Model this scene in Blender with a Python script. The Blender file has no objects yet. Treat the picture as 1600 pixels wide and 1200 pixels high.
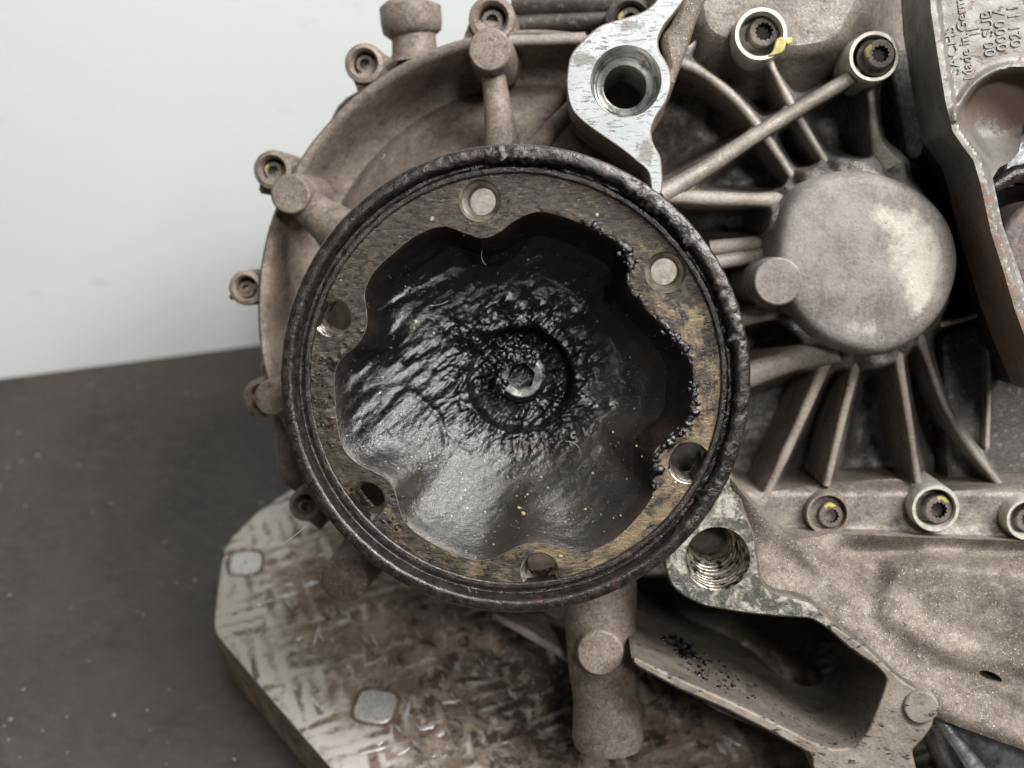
import bpy, math, random
import numpy as np
from mathutils import Matrix, Vector
from mathutils.geometry import delaunay_2d_cdt

S = bpy.context.scene
COL = S.collection
rng = np.random.default_rng(7)
random.seed(7)
CM = 0.01
# ------------------------------------------------------------------ camera
F_PX, D_FL, CAM_H, PITCH = 2000.0, 29.1, 32.0, math.radians(38)
cam_pos = np.array([0.0, 0.0, CAM_H])
c_r = np.array([1.0, 0, 0])
c_f = np.array([0, math.cos(PITCH), -math.sin(PITCH)])
c_u = np.array([0, math.sin(PITCH), math.cos(PITCH)])
cd = bpy.data.cameras.new("camera"); cam = bpy.data.objects.new("camera", cd); COL.objects.link(cam)
cam.matrix_world = Matrix(((c_r[0], c_u[0], -c_f[0], 0), (c_r[1], c_u[1], -c_f[1], 0),
                           (c_r[2], c_u[2], -c_f[2], CAM_H * CM), (0, 0, 0, 1)))
cd.sensor_width = 36; cd.lens = 36 * F_PX / 1600
cd.clip_start = 0.01; cd.clip_end = 50
cd.dof.use_dof = True; cd.dof.focus_distance = (D_FL - .2) * CM; cd.dof.aperture_fstop = 13
S.camera = cam
# ------------------------------------------------------------------ light
W = bpy.data.worlds.new("World"); S.world = W; W.use_nodes = True
W.node_tree.nodes["Background"].inputs[0].default_value = (.93, .97, 1, 1)
W.node_tree.nodes["Background"].inputs[1].default_value = 0.075

def area(name, loc, target, size, power, col):
    l = bpy.data.lights.new(name, 'AREA'); l.shape = 'RECTANGLE'; l.size, l.size_y = size
    l.energy = power; l.color = col
    o = bpy.data.objects.new(name, l); COL.objects.link(o)
    o.location = loc
    o.rotation_euler = (Vector(target) - Vector(loc)).to_track_quat('-Z', 'Y').to_euler()
    return o
area("ceiling_lamp", (.52, -.02, 1.02), (.0, .28, .14), (.5, .45), 23.0, (1, .985, .96))
area("glint_lamp", (.17, -.50, .93), (.0, .24, .14), (.13, .11), 4.5, (1, .985, .96))  # small added lamp, unseen, set to put glints in the grease
S.view_settings.view_transform = 'Standard'; S.view_settings.look = 'None'
S.view_settings.exposure = 0.16; S.view_settings.gamma = 1
S.cycles.max_bounces = 6; S.cycles.use_denoising = True
# ------------------------------------------------------------------ frames
flc = np.array([801, 598.0])
fl_world = cam_pos + D_FL * (c_f + (flc[0]-800)/F_PX*c_r + (600-flc[1])/F_PX*c_u)
gw = np.array([-130, -200, 2000.0]); gw /= np.linalg.norm(gw)
gu = np.array([1.0, 0, 0]) - gw*gw[0]; gu /= np.linalg.norm(gu)
gv = np.cross(gw, gu)
C2W = np.stack([c_r, c_u, -c_f], 1)
G3 = C2W @ np.stack([gu, gv, gw], 1)
GM = Matrix([[*G3[0], fl_world[0]*CM], [*G3[1], fl_world[1]*CM], [*G3[2], fl_world[2]*CM], [0, 0, 0, 1]])
cam_l = G3.T @ (cam_pos - fl_world)
AX = D_FL

def Lw(px, py, w):
    """points (cm, gear frame) seen at photo pixel px,py lying at depth w"""
    px = np.asarray(px, float); py = np.asarray(py, float); w = np.asarray(w, float) + 0*px
    d = np.stack([(px-800)/F_PX, (600-py)/F_PX, -np.ones_like(px)], -1)
    dl = d @ C2W.T @ G3
    t = (w - cam_l[2]) / dl[..., 2]
    return cam_l + dl * t[..., None]

def L(p, w): return Lw(p[0], p[1], w)
def scl(w): return F_PX / (D_FL - w)      # px per cm at depth w

def floor_pt(px, py, z):
    px = np.asarray(px, float); py = np.asarray(py, float)
    d = np.stack([(px-800)/F_PX, (600-py)/F_PX, -np.ones_like(px)], -1) @ C2W.T
    t = (z - cam_pos[2]) / d[..., 2]
    return cam_pos + d * t[..., None]
# ------------------------------------------------------------------ numpy noise
_perm = np.random.default_rng(3).permutation(512)
def pn(x, y, z=0.0):
    x = np.asarray(x, float); y = np.asarray(y, float); z = np.asarray(z, float) + 0*x
    xi, yi, zi = np.floor(x).astype(int), np.floor(y).astype(int), np.floor(z).astype(int)
    xf, yf, zf = x-xi, y-yi, z-zi
    f = lambda t: t*t*t*(t*(t*6-15)+10)
    u, v, w = f(xf), f(yf), f(zf)
    def h(a, b, c): return _perm[(_perm[(_perm[a & 511] + b) & 511] + c) & 511]
    def g(hh, a, b, c):
        hh = hh & 15
        p = np.where(hh < 8, a, b); q = np.where(hh < 4, b, np.where((hh == 12) | (hh == 14), a, c))
        return np.where(hh & 1, -p, p) + np.where(hh & 2, -q, q)
    l = lambda a, b, t: a + t*(b-a)
    r = 0
    x0 = l(l(g(h(xi, yi, zi), xf, yf, zf), g(h(xi+1, yi, zi), xf-1, yf, zf), u),
           l(g(h(xi, yi+1, zi), xf, yf-1, zf), g(h(xi+1, yi+1, zi), xf-1, yf-1, zf), u), v)
    x1 = l(l(g(h(xi, yi, zi+1), xf, yf, zf-1), g(h(xi+1, yi, zi+1), xf-1, yf, zf-1), u),
           l(g(h(xi, yi+1, zi+1), xf, yf-1, zf-1), g(h(xi+1, yi+1, zi+1), xf-1, yf-1, zf-1), u), v)
    return l(x0, x1, w)
def fbm(x, y, z=0, o=4):
    s = 0; a = 1.0; n = 0
    for i in range(o):
        s = s + a*pn(x*2**i + 7.3*i, y*2**i - 3.1*i, z*2**i + 1.7*i); n += a; a *= .5
    return s/n*1.6
def sst(a, b, x):
    t = np.clip((x-a)/(b-a), 0, 1); return t*t*(3-2*t)
def polydist(poly, x, y):
    """signed distance, positive inside"""
    p = np.asarray(poly, float); q = np.roll(p, -1, 0)
    d = np.full(x.shape, 1e9); ins = np.zeros(x.shape, bool)
    for (ax, ay), (bx, by) in zip(p, q):
        ex, ey = bx-ax, by-ay
        t = np.clip(((x-ax)*ex+(y-ay)*ey)/(ex*ex+ey*ey+1e-12), 0, 1)
        d = np.minimum(d, np.hypot(x-ax-t*ex, y-ay-t*ey))
        c = (ay > y) != (by > y)
        ins ^= c & (x < (bx-ax)*(y-ay)/((by-ay) if by != ay else 1e-9)+ax)
    return np.where(ins, d, -d)
def linedist(path, x, y):
    p = np.asarray(path, float); d = np.full(np.shape(x), 1e9)
    for (ax, ay), (bx, by) in zip(p[:-1], p[1:]):
        ex, ey = bx-ax, by-ay
        t = np.clip(((x-ax)*ex+(y-ay)*ey)/(ex*ex+ey*ey+1e-12), 0, 1)
        d = np.minimum(d, np.hypot(x-ax-t*ex, y-ay-t*ey))
    return d
# ------------------------------------------------------------------ materials
class Mat:
    def __init__(s, name):
        s.m = bpy.data.materials.new(name); s.m.use_nodes = True
        s.t = s.m.node_tree; s.n = s.t.nodes; s.k = s.t.links
        s.b = s.n["Principled BSDF"]
        tc = s.n.new("ShaderNodeTexCoord"); mp = s.n.new("ShaderNodeMapping")
        mp.inputs["Scale"].default_value = (100, 100, 100)
        s.k.new(tc.outputs["Object"], mp.inputs[0]); s.co = mp.outputs[0]
    def put(s, sock, v):
        if isinstance(v, bpy.types.NodeSocket): s.k.new(v, sock)
        elif isinstance(v, tuple) and len(v) == 3 and sock.type == 'RGBA': sock.default_value = (*v, 1)
        else: sock.default_value = v
    def vec(s, sc, rz=0, src=None):
        mp = s.n.new("ShaderNodeMapping"); mp.inputs["Scale"].default_value = sc
        mp.inputs["Rotation"].default_value = (0, 0, rz)
        s.k.new(src or s.co, mp.inputs[0]); return mp.outputs[0]
    def noise(s, sc, det=4, ro=.6, vec=None, dist=0):
        n = s.n.new("ShaderNodeTexNoise"); n.inputs["Scale"].default_value = sc
        n.inputs["Detail"].default_value = det; n.inputs["Roughness"].default_value = ro
        n.inputs["Distortion"].default_value = dist
        s.k.new(vec or s.co, n.inputs["Vector"]); return n.outputs["Fac"]
    def vor(s, sc, vec=None, feat='F1', out="Distance"):
        n = s.n.new("ShaderNodeTexVoronoi"); n.inputs["Scale"].default_value = sc; n.feature = feat
        s.k.new(vec or s.co, n.inputs["Vector"]); return n.outputs[out]
    def ramp(s, f, *st):
        r = s.n.new("ShaderNodeValToRGB"); e = r.color_ramp.elements
        while len(e) < len(st): e.new(.5)
        for i, (p, c) in enumerate(st):
            e[i].position = p; e[i].color = (c, c, c, 1) if not isinstance(c, tuple) else (*c, 1)
        s.put(r.inputs[0], f); return r.outputs[0]
    def mix(s, f, a, b, mode='MIX'):
        m = s.n.new("ShaderNodeMix"); m.data_type = 'RGBA'; m.blend_type = mode
        s.put(m.inputs[0], f); s.put(m.inputs[6], a); s.put(m.inputs[7], b); return m.outputs[2]
    def ma(s, op, a, b=0.0, c=0.0):
        m = s.n.new("ShaderNodeMath"); m.operation = op; m.use_clamp = False
        s.put(m.inputs[0], a); s.put(m.inputs[1], b); s.put(m.inputs[2], c); return m.outputs[0]
    def attr(s, name):
        a = s.n.new("ShaderNodeAttribute"); a.attribute_name = name; return a.outputs["Fac"]
    def xyz(s):
        x = s.n.new("ShaderNodeSeparateXYZ"); s.k.new(s.co, x.inputs[0]); return x.outputs
    def bump(s, *hs):
        nrm = None
        for h, st, dist in hs:
            b = s.n.new("ShaderNodeBump"); b.inputs["Strength"].default_value = st
            b.inputs["Distance"].default_value = dist*CM
            s.put(b.inputs["Height"], h)
            if nrm: s.k.new(nrm, b.inputs["Normal"])
            nrm = b.outputs[0]
        s.k.new(nrm, s.b.inputs["Normal"])
    def fin(s, col, rough=.6, metal=0.0, spec=None, coat=None):
        s.put(s.b.inputs["Base Color"], col); s.put(s.b.inputs["Roughness"], rough)
        s.put(s.b.inputs["Metallic"], metal)
        if spec is not None: s.put(s.b.inputs["Specular IOR Level"], spec)
        if coat: s.put(s.b.inputs["Coat Weight"], coat); s.b.inputs["Coat Roughness"].default_value = .12
        return s.m

def m_simple(name, a, b, sc=3, rough=.5, metal=0., bump=.2):
    m = Mat(name); n = m.noise(sc, 5, .65); n2 = m.noise(sc*7, 4, .7)
    col = m.mix(m.ramp(n, (.38, 0.), (.64, 1.)), a, b)
    m.bump((n2, bump, .03), (n, bump, .06))
    return m.fin(col, m.ramp(n2, (.3, max(.05, rough-.12)), (.7, rough+.12)), metal)
def m_cast(name, a, b, c, rough=.6, metal=.15, speck=0.0, bump=.35, grime=.6):
    m = Mat(name)
    n1 = m.noise(.55, 5, .6); n2 = m.noise(2.3, 6, .7, None, .3); n3 = m.noise(13, 5, .75); n6 = m.noise(5.5, 4, .7)
    col = m.mix(m.ramp(n1, (.38, 0.), (.62, 1.)), a, b)
    col = m.mix(m.ma('MULTIPLY', m.ramp(n2, (.48, 0.), (.66, 1.)), grime), col, c)
    col = m.mix(.85, col, m.mix(m.ramp(n3, (.32, 0.), (.68, 1.)), (.60, .60, .60), (1.3, 1.3, 1.3)), 'MULTIPLY')
    col = m.mix(m.ma('MULTIPLY', m.ramp(n6, (.56, 0.), (.72, .55)), .8), col, (.36, .33, .295))
    n5 = m.noise(6, 5, .7, dist=.5)
    col = m.mix(m.ramp(n5, (.60, 0.), (.68, .85)), col, (.028, .024, .021))
    n7 = m.noise(26, 4, .8); col = m.mix(.8, col, m.mix(m.ramp(n7, (.36, 0.), (.64, 1.)), (.62, .62, .62), (1.35, 1.34, 1.32)), 'MULTIPLY')
    wear = m.attr("wear")
    col = m.mix(m.ma('MULTIPLY', wear, m.ramp(n3, (.3, .35), (.6, .8))), col, (.30, .275, .245))
    hs = [(n3, bump, .04), (m.noise(32, 3, .6), bump*.8, .015), (n2, bump*.5, .08)]
    if speck:
        v = m.vor(15); g = m.noise(1.2, 3, .6)
        k = m.ma('MULTIPLY', m.ramp(v, (.18, 1.), (.30, 0.)), m.ramp(g, (.34, .15), (.55, speck)))
        r = m.noise(9, 0); k = m.ma('MULTIPLY', k, m.ramp(r, (.48, 0.), (.53, 1.)))
        col = m.mix(k, col, (.62, .56, .47)); hs.append((k, .8, .04))
    m.bump(*hs)
    return m.fin(col, m.ramp(n2, (.35, rough-.14), (.7, min(1, rough+.12))), metal)

CAST = m_cast("dusty_cast_aluminium", (.140, .112, .093), (.232, .191, .160), (.058, .044, .036), .66, .15)
CASTG = m_cast("grey_cast_aluminium", (.130, .112, .097), (.22, .195, .170), (.05, .042, .035), .55, .3)
CASTS = m_cast("sandy_cast_aluminium", (.132, .107, .087), (.215, .181, .150), (.07, .055, .044), .7, .1, speck=1.0)
CASTD = m_cast("dark_casting", (.035, .031, .028), (.07, .062, .055), (.015, .013, .012), .5, .3)  # rear case takes this dark tone for shade in the gaps
FLOORC = m_cast("bare_cast_aluminium", (.105, .095, .086), (.26, .252, .245), (.045, .039, .034), .55, .4, grime=.8)
BROWN = m_cast("brown_dirty_casting", (.10, .07, .055), (.16, .115, .092), (.06, .045, .036), .75, 0)
PALE = m_simple("pale_disc_casting", (.22, .195, .165), (.38, .345, .30), 5, .6, .1, .4)

def m_machined():
    m = Mat("machined_aluminium")
    st = m.noise(3.2, 3, .6, m.vec((1, 4.2, 1), -.45)); st2 = m.noise(9, 3, .6, m.vec((1, 3.5, 1), -.5))
    big = m.noise(.8, 2, .5)
    cl = m.ramp(m.noise(1.1, 4, .7), (.42, .0), (.60, 1.))
    k = m.ma('MULTIPLY', m.ramp(st, (.57, 0.), (.60, 1.)), .9)
    k2 = m.ma('MULTIPLY', m.ramp(st2, (.60, 0.), (.63, 1.)), .8)
    fine = m.noise(40, 2, .5, m.vec((1, .08, 1), .9))
    col = m.mix(m.ramp(big, (.35, 0.), (.7, 1.)), (.30, .318, .325), (.385, .402, .41))
    gr = m.noise(6, 5, .75)
    col = m.mix(m.ramp(gr, (.55, 0.), (.8, .6)), col, (.30, .30, .295))
    col = m.mix(m.ma('MULTIPLY', m.ma('MAXIMUM', k, k2), cl), col, (.13, .125, .12))
    for (px_, py_), sx_, sy_ in (((912, 94), .34, .16), ((984, 40), .30, .12), ((1008, 235), .2, .3)):
        p = L((px_, py_), -1.3); vm = m.n.new("ShaderNodeVectorMath"); vm.operation = 'SUBTRACT'; m.k.new(m.co, vm.inputs[0]); vm.inputs[1].default_value = tuple(p)
        vs = m.vec((1/sx_, 1/sy_, 0), -.45, vm.outputs[0]); ln = m.n.new("ShaderNodeVectorMath"); ln.operation = 'LENGTH'; m.k.new(vs, ln.inputs[0])
        f_ = m.ma('ADD', ln.outputs["Value"], m.ma('MULTIPLY', m.ma('SUBTRACT', gr, .5), 3.0)); col = m.mix(m.ramp(m.ma('MULTIPLY', f_, .5), (.40, .85), (.55, 0.)), col, (.16, .155, .14))
    m.bump((fine, .12, .01), (k, .4, -.02))
    return m.fin(col, m.ramp(fine, (.3, .36), (.7, .5)), .35)
MACH = m_machined()

def m_bore():
    m = Mat("bored_aluminium")
    x = m.xyz()
    rings = m.ma('SINE', m.ma('MULTIPLY', x[2], 58.0))
    n = m.noise(3, 5, .7)
    col = m.mix(m.ramp(n, (.46, 0.), (.62, 1.)), (.62, .62, .60), (.13, .12, .11))
    m.bump((rings, .55, .03), (n, .3, .03))
    return m.fin(col, .32, .75)
BORE = m_bore()
def m_threads(name, hi, bp):
    m = Mat(name)
    x = m.xyz()
    rings = m.ma('SINE', m.ma('MULTIPLY', x[2], 62.0))
    n = m.noise(5, 5, .7)
    col = m.mix(m.ramp(n, (.45, 0.), (.6, 1.)), hi, (.016, .014, .013))
    m.bump((rings, bp, .02), (n, .5, .05))
    return m.fin(col, .3, .7)
THREAD = m_threads("greasy_aluminium_threads", (.40, .365, .30), .5); THREAD2 = m_threads("oily_steel_threads", (.55, .50, .42), .8)

def m_grease(name, const=None):
    m = Mat(name)
    n1 = m.noise(5, 6, .62, m.vec((1, 2.3, 1), -.75), .6); n2 = m.noise(15, 5, .65); n3 = m.noise(1.1, 3, .5)
    n4 = m.noise(30, 3, .6)
    thick = m.attr("thick") if const is None else const
    col = m.mix(thick, m.mix(m.ramp(n3, (.4, 0.), (.62, 1.)), (.011, .009, .0075), (.026, .020, .016)), (.003, .003, .0033))
    v = m.vor(11); k = m.ma('MULTIPLY', m.ramp(v, (.07, 1.), (.13, 0.)), m.ramp(m.noise(5, 0), (.6, 0.), (.66, .9)))
    col = m.mix(k, col, (.40, .31, .2))
    m.bump((n1, .16, .08), (n2, .28, .03), (n4, .6, .016))
    rg = m.mix(thick, m.ramp(n2, (.3, .10), (.7, .26)), m.ramp(n1, (.3, .04), (.7, .13)))
    return m.fin(col, rg, 0.0, .7)
GREASE = m_grease("black_grease"); GREASEB = m_grease("wet_black_grease", 1.0)
def m_crust():
    m = Mat("greasy_crust")
    n1 = m.noise(5, 6, .65); n2 = m.noise(22, 4, .65); n3 = m.noise(1.4, 4, .6)
    col = m.mix(m.ramp(n1, (.42, 0.), (.66, 1.)), (.010, .0085, .008), (.045, .036, .032))
    col = m.mix(m.ramp(n3, (.58, 0.), (.70, .5)), col, (.075, .038, .033))
    v = m.vor(20); k = m.ma('MULTIPLY', m.ramp(v, (.08, 1.), (.16, 0.)), m.ramp(m.noise(6, 0), (.58, 0.), (.64, .8)))
    col = m.mix(k, col, (.45, .40, .34))
    m.bump((n1, .28, .06), (n2, .45, .03))
    return m.fin(col, m.ramp(n2, (.3, .10), (.75, .32)), .25, .8)
CRUST = m_crust()

def m_annulus():
    m = Mat("oiled_turned_steel")
    x = m.xyz()
    r = m.ma('SQRT', m.ma('ADD', m.ma('MULTIPLY', x[0], x[0]), m.ma('MULTIPLY', x[1], x[1])))
    turn = m.ma('SINE', m.ma('MULTIPLY', r, 140.0))
    ang = m.ma('ARCTAN2', x[1], x[0])
    cmb = m.n.new("ShaderNodeCombineXYZ")
    m.put(cmb.inputs[0], m.ma('MULTIPLY', ang, 4.6)); m.put(cmb.inputs[1], m.ma('MULTIPLY', r, 1.0))
    sv = m.vec((1, 2.2, 1), 0, cmb.outputs[0]); sv2 = m.vec((1.2, 1.2, 1), .6)
    g1 = m.noise(1.5, 6, .7, sv, .8); g2 = m.noise(1.1, 5, .65, sv2); g3 = m.noise(3.6, 8, .78, m.vec((1, 2.8, 1), -.7), .9)
    # golden where the oil film is thin (right side and lower left), grimy elsewhere
    side = m.ma('MULTIPLY', m.ma('COSINE', m.ma('ADD', ang, .75)), .105)
    k = m.ma('ADD', m.ma('ADD', m.ma('MULTIPLY', g1, .55), m.ma('MULTIPLY', g2, .45)), side)
    gold = m.mix(m.ramp(g3, (.35, 0.), (.65, 1.)), (.25, .185, .10), (.115, .088, .058))
    col = m.mix(m.ramp(k, (.545, 0.), (.635, 1.)), m.mix(m.ramp(g3, (.44, 0.), (.68, 1.)), (.012, .0105, .0095), (.085, .067, .049)), gold)
    sc_ = m.noise(5, 5, .75, m.vec((1, 7, 1), -.72)); col = m.mix(m.ramp(sc_, (.58, 0.), (.68, .75)), col, (.36, .30, .21))
    v = m.vor(15); kk = m.ma('MULTIPLY', m.ramp(v, (.07, 1.), (.15, 0.)), m.ramp(m.noise(5, 0), (.58, 0.), (.64, .8)))
    col = m.mix(kk, col, (.45, .36, .25))
    m.bump((turn, .10, .008), (g3, .6, .06), (m.noise(30, 3, .6), .35, .02), (kk, .5, .03))
    return m.fin(col, m.ramp(g3, (.35, .16), (.7, .42)), .5, .6)
ANN = m_annulus()

def m_dirtyface():
    m = Mat("mud_caked_face")
    n1 = m.noise(2.4, 8, .78, None, .3); n2 = m.noise(13, 4, .7); n3 = m.noise(1.0, 3)
    k = m.ramp(n1, (.45, 0.), (.56, 1.))
    y = m.xyz()
    dark = m.mix(n2, (.03, .032, .03), (.12, .115, .105))
    col = m.mix(k, dark, m.mix(m.ramp(n2, (.35, 0.), (.65, 1.)), (.26, .25, .205), (.47, .45, .39)))
    m.bump((k, .7, .05), (n2, .6, .04))
    return m.fin(col, m.ramp(k, (0., .35), (1., .8)), .1)
MUD = m_dirtyface()
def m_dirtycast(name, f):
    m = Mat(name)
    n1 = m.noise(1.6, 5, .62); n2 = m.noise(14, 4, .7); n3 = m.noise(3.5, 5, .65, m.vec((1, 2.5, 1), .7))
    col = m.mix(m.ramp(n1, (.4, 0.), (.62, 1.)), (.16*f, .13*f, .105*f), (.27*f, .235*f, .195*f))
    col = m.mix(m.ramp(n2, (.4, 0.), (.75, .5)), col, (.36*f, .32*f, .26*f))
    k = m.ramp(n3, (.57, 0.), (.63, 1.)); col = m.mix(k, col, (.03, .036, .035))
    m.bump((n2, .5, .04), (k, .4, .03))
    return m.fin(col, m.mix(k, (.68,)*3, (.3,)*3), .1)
OILC = m_dirtycast('oil_stained_casting', .85); OILSHADE = m_dirtycast('shaded_oily_casting', .42)  # second copy has its base darkened for the pocket's shade

def m_dome():
    m = Mat("dome_casting")
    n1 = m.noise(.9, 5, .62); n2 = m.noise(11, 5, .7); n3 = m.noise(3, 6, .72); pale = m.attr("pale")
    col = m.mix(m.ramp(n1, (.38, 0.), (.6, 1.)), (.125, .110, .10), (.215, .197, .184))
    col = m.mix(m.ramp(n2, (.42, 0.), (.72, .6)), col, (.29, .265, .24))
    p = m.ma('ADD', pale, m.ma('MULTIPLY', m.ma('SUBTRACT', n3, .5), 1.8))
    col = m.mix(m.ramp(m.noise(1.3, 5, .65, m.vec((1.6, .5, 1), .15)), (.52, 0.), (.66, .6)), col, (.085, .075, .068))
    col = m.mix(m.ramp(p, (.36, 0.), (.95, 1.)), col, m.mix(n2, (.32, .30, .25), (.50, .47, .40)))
    col = m.mix(m.ramp(m.noise(5, 5, .7), (.66, 0.), (.7, .8)), col, (.05, .045, .04))
    m.bump((n2, .35, .04), (m.noise(50, 2), .3, .012), (n3, .25, .05))
    return m.fin(col, .62, .15)
DOME = m_dome()

def m_bracket():
    m = Mat("rust_spotted_galvanised_steel")
    n1 = m.noise(1.5, 5, .6); n2 = m.noise(3.6, 5, .7); n3 = m.noise(22, 4, .7); rust = m.attr("rust")
    col = m.mix(m.ramp(n1, (.4, 0.), (.65, 1.)), (.125, .119, .11), (.205, .20, .188))
    col = m.mix(m.ramp(n3, (.45, 0.), (.75, .5)), col, (.2, .18, .165))
    k = m.ramp(m.ma('ADD', n2, m.ma('MULTIPLY', rust, .5)), (.56, 0.), (.66, .85))
    col = m.mix(k, col, m.mix(n3, (.125, .075, .053), (.20, .13, .095)))
    m.bump((n3, .25, .03), (k, .3, .03))
    return m.fin(col, m.mix(k, (.42,)*3, (.8,)*3), .3)
BRKT = m_bracket()

def m_block():
    m = Mat("scraped_dirty_block")
    wear = m.attr("wear"); grime = m.attr("grime")
    n1 = m.noise(1.1, 5, .6); n2 = m.noise(6, 5, .7); n3 = m.noise(2.0, 5, .65, None, .6)
    dirt = m.mix(m.ramp(n1, (.4, 0.), (.62, 1.)), (.13, .096, .070), (.26, .205, .16))
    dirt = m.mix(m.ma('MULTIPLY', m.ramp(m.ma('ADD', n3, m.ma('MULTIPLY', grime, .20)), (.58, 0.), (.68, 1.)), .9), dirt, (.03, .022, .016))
    k = m.ma('ADD', wear, m.ma('MULTIPLY', m.ma('SUBTRACT', n2, .5), 1.0))
    col = m.mix(m.ramp(k, (.25, 0.), (.85, 1.)), dirt, m.mix(n1, (.43, .395, .355), (.55, .52, .48)))
    v = m.vor(1.9); kk = m.ma('MULTIPLY', m.ramp(v, (.06, 1.), (.10, 0.)), m.ramp(m.noise(1.3, 0), (.5, 0.), (.55, .9)))
    col = m.mix(kk, col, (.38, .14, .05))
    m.bump((n2, .5, .08), (m.noise(25, 3), .3, .03))
    return m.fin(col, m.ramp(k, (.3, .85), (.8, .5)), .1)
BLOCK = m_block()

BOLT = m_simple("dusty_bolt_steel", (.10, .085, .075), (.20, .17, .15), 3, .5, .35)
BOLTD = m_simple("recess_shade", (.03, .026, .024), (.07, .06, .055), 5, .6, .2)  # dark colour paints the shade inside holes and sockets
SLEEVE = m_simple("pale_sleeve_metal", (.42, .40, .35), (.62, .60, .54), 4, .4, .4)
YELLOW = m_simple("yellow_marking_paint", (.30, .255, .06), (.46, .42, .15), 6, .5)
STEEL = m_simple("worn_hex_steel", (.06, .056, .052), (.42, .41, .39), 2.6, .3, .5)
RUBBER = m_simple("black_rubber", (.012, .012, .013), (.03, .028, .027), 4, .5)
WALLD = m_simple("shade_black_steel", (.012, .010, .0095), (.035, .029, .026), 2, .55)  # near-black colour paints the shade on the bracket's side wall
PURPLE = m_simple("brown_oxidised_steel", (.075, .058, .056), (.15, .12, .115), 5, .55, .2, .4)
BRIGHT = m_simple("bright_scraped_metal", (.38, .37, .35), (.58, .57, .55), 5, .28, .35)
SHINY = m_simple("shiny_cast_facets", (.12, .12, .125), (.42, .43, .45), 1.2, .33, .6, .4)
CRUMB = m_simple("sand_crumbs", (.28, .20, .10), (.48, .38, .24), 20, .8)
DULLC = m_simple("dull_grit", (.20, .16, .115), (.34, .28, .21), 20, .85)
LINT = m_simple("pale_lint", (.5, .47, .42), (.65, .62, .57), 20, .8)
RED = m_simple("red_crumbs", (.35, .08, .04), (.45, .13, .08), 20, .6)

def m_floor():
    m = Mat("dark_bench_top")
    n1 = m.noise(.14, 5, .6); n2 = m.noise(1.6, 7, .75, m.vec((1, 1.6, 1), .5), .4); n3 = m.noise(6, 5, .75)
    col = m.mix(m.ramp(n1, (.35, 0.), (.65, 1.)), (.020, .0155, .0135), (.045, .0365, .0315))
    col = m.mix(m.ramp(n2, (.42, 0.), (.7, .7)), col, (.062, .051, .044))
    v = m.vor(1.1); k = m.ma('MULTIPLY', m.ramp(v, (.05, 1.), (.10, 0.)), m.ramp(m.noise(.8, 0), (.5, 0.), (.56, .7)))
    col = m.mix(k, col, (.24, .20, .16))
    m.bump((n2, .3, .05), (n3, .3, .03))
    return m.fin(col, .62)
FLOOR = m_floor()
def m_wall():
    m = Mat("white_painted_wall")
    n1 = m.noise(.06, 4, .5); n2 = m.noise(.5, 5, .65, m.vec((1, 1, 2.2))); n3 = m.noise(.22, 3, .6)
    col = m.mix(n1, (.60, .63, .625), (.71, .735, .73))
    k = m.ma('MULTIPLY', m.ramp(n2, (.61, 0.), (.70, 1.)), m.ramp(n3, (.45, 0.), (.60, .40)))
    col = m.mix(k, col, (.45, .47, .46))
    m.bump((m.noise(2.5, 4), .08, .1))
    return m.fin(col, .55)
WALL = m_wall()
# ------------------------------------------------------------------ mesh helpers
def mk(name, verts, faces, mat, parent=None, smooth=35, attrs=None, mats=None):
    me = bpy.data.meshes.new(name)
    v = np.asarray(verts, float) * CM
    me.from_pydata(v.tolist(), [], faces)
    me.materials.append(mat)
    if mats:
        for extra in mats[0]: me.materials.append(extra)
        me.polygons.foreach_set("material_index", mats[1])
    if attrs:
        for k, a in attrs.items():
            at = me.attributes.new(k, 'FLOAT', 'POINT'); at.data.foreach_set("value", np.asarray(a, np.float32))
    me.validate(); me.update()
    if smooth:
        me.shade_smooth(); me.set_sharp_from_angle(angle=math.radians(smooth))
    o = bpy.data.objects.new(name, me); COL.objects.link(o)
    if parent: o.parent = parent
    return o

def thing(name, label, cat, matrix=None, group=None):
    o = bpy.data.objects.new(name, None); o.empty_display_size = .02; COL.objects.link(o)
    if matrix is not None: o.matrix_world = matrix
    o["label"] = label; o["category"] = cat
    if group: o["group"] = group
    return o

def text_mesh(name, cu, mat, parent):
    t = bpy.data.objects.new("t", cu); COL.objects.link(t)
    me = bpy.data.meshes.new_from_object(t); bpy.data.objects.remove(t)
    me.name = name; me.materials.clear(); me.materials.append(mat)
    o = bpy.data.objects.new(name, me); COL.objects.link(o); o.parent = parent
    return o

class MB:
    """collects pieces into one mesh"""
    def __init__(s): s.v = []; s.f = []; s.mi = []; s.at = []
    def add(s, v, f, mi=0, at=None):
        o = len(s.v); v = [tuple(map(float, p)) for p in v]; s.v += v; s.f += [tuple(i+o for i in q) for q in f]
        s.mi += [mi]*len(f); s.at += list(at) if at is not None else [0.0]*len(v)
    def build(s, name, mat, parent=None, smooth=35, extra=None, attr=None):
        o = mk(name, s.v, s.f, mat, parent, smooth, {attr: s.at} if attr else None,
               (extra, s.mi) if extra else None)
        import bmesh
        bm = bmesh.new(); bm.from_mesh(o.data); bmesh.ops.recalc_face_normals(bm, faces=bm.faces); bm.to_mesh(o.data); bm.free()
        if smooth:
            o.data.shade_smooth(); o.data.set_sharp_from_angle(angle=math.radians(smooth))
        return o

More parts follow.
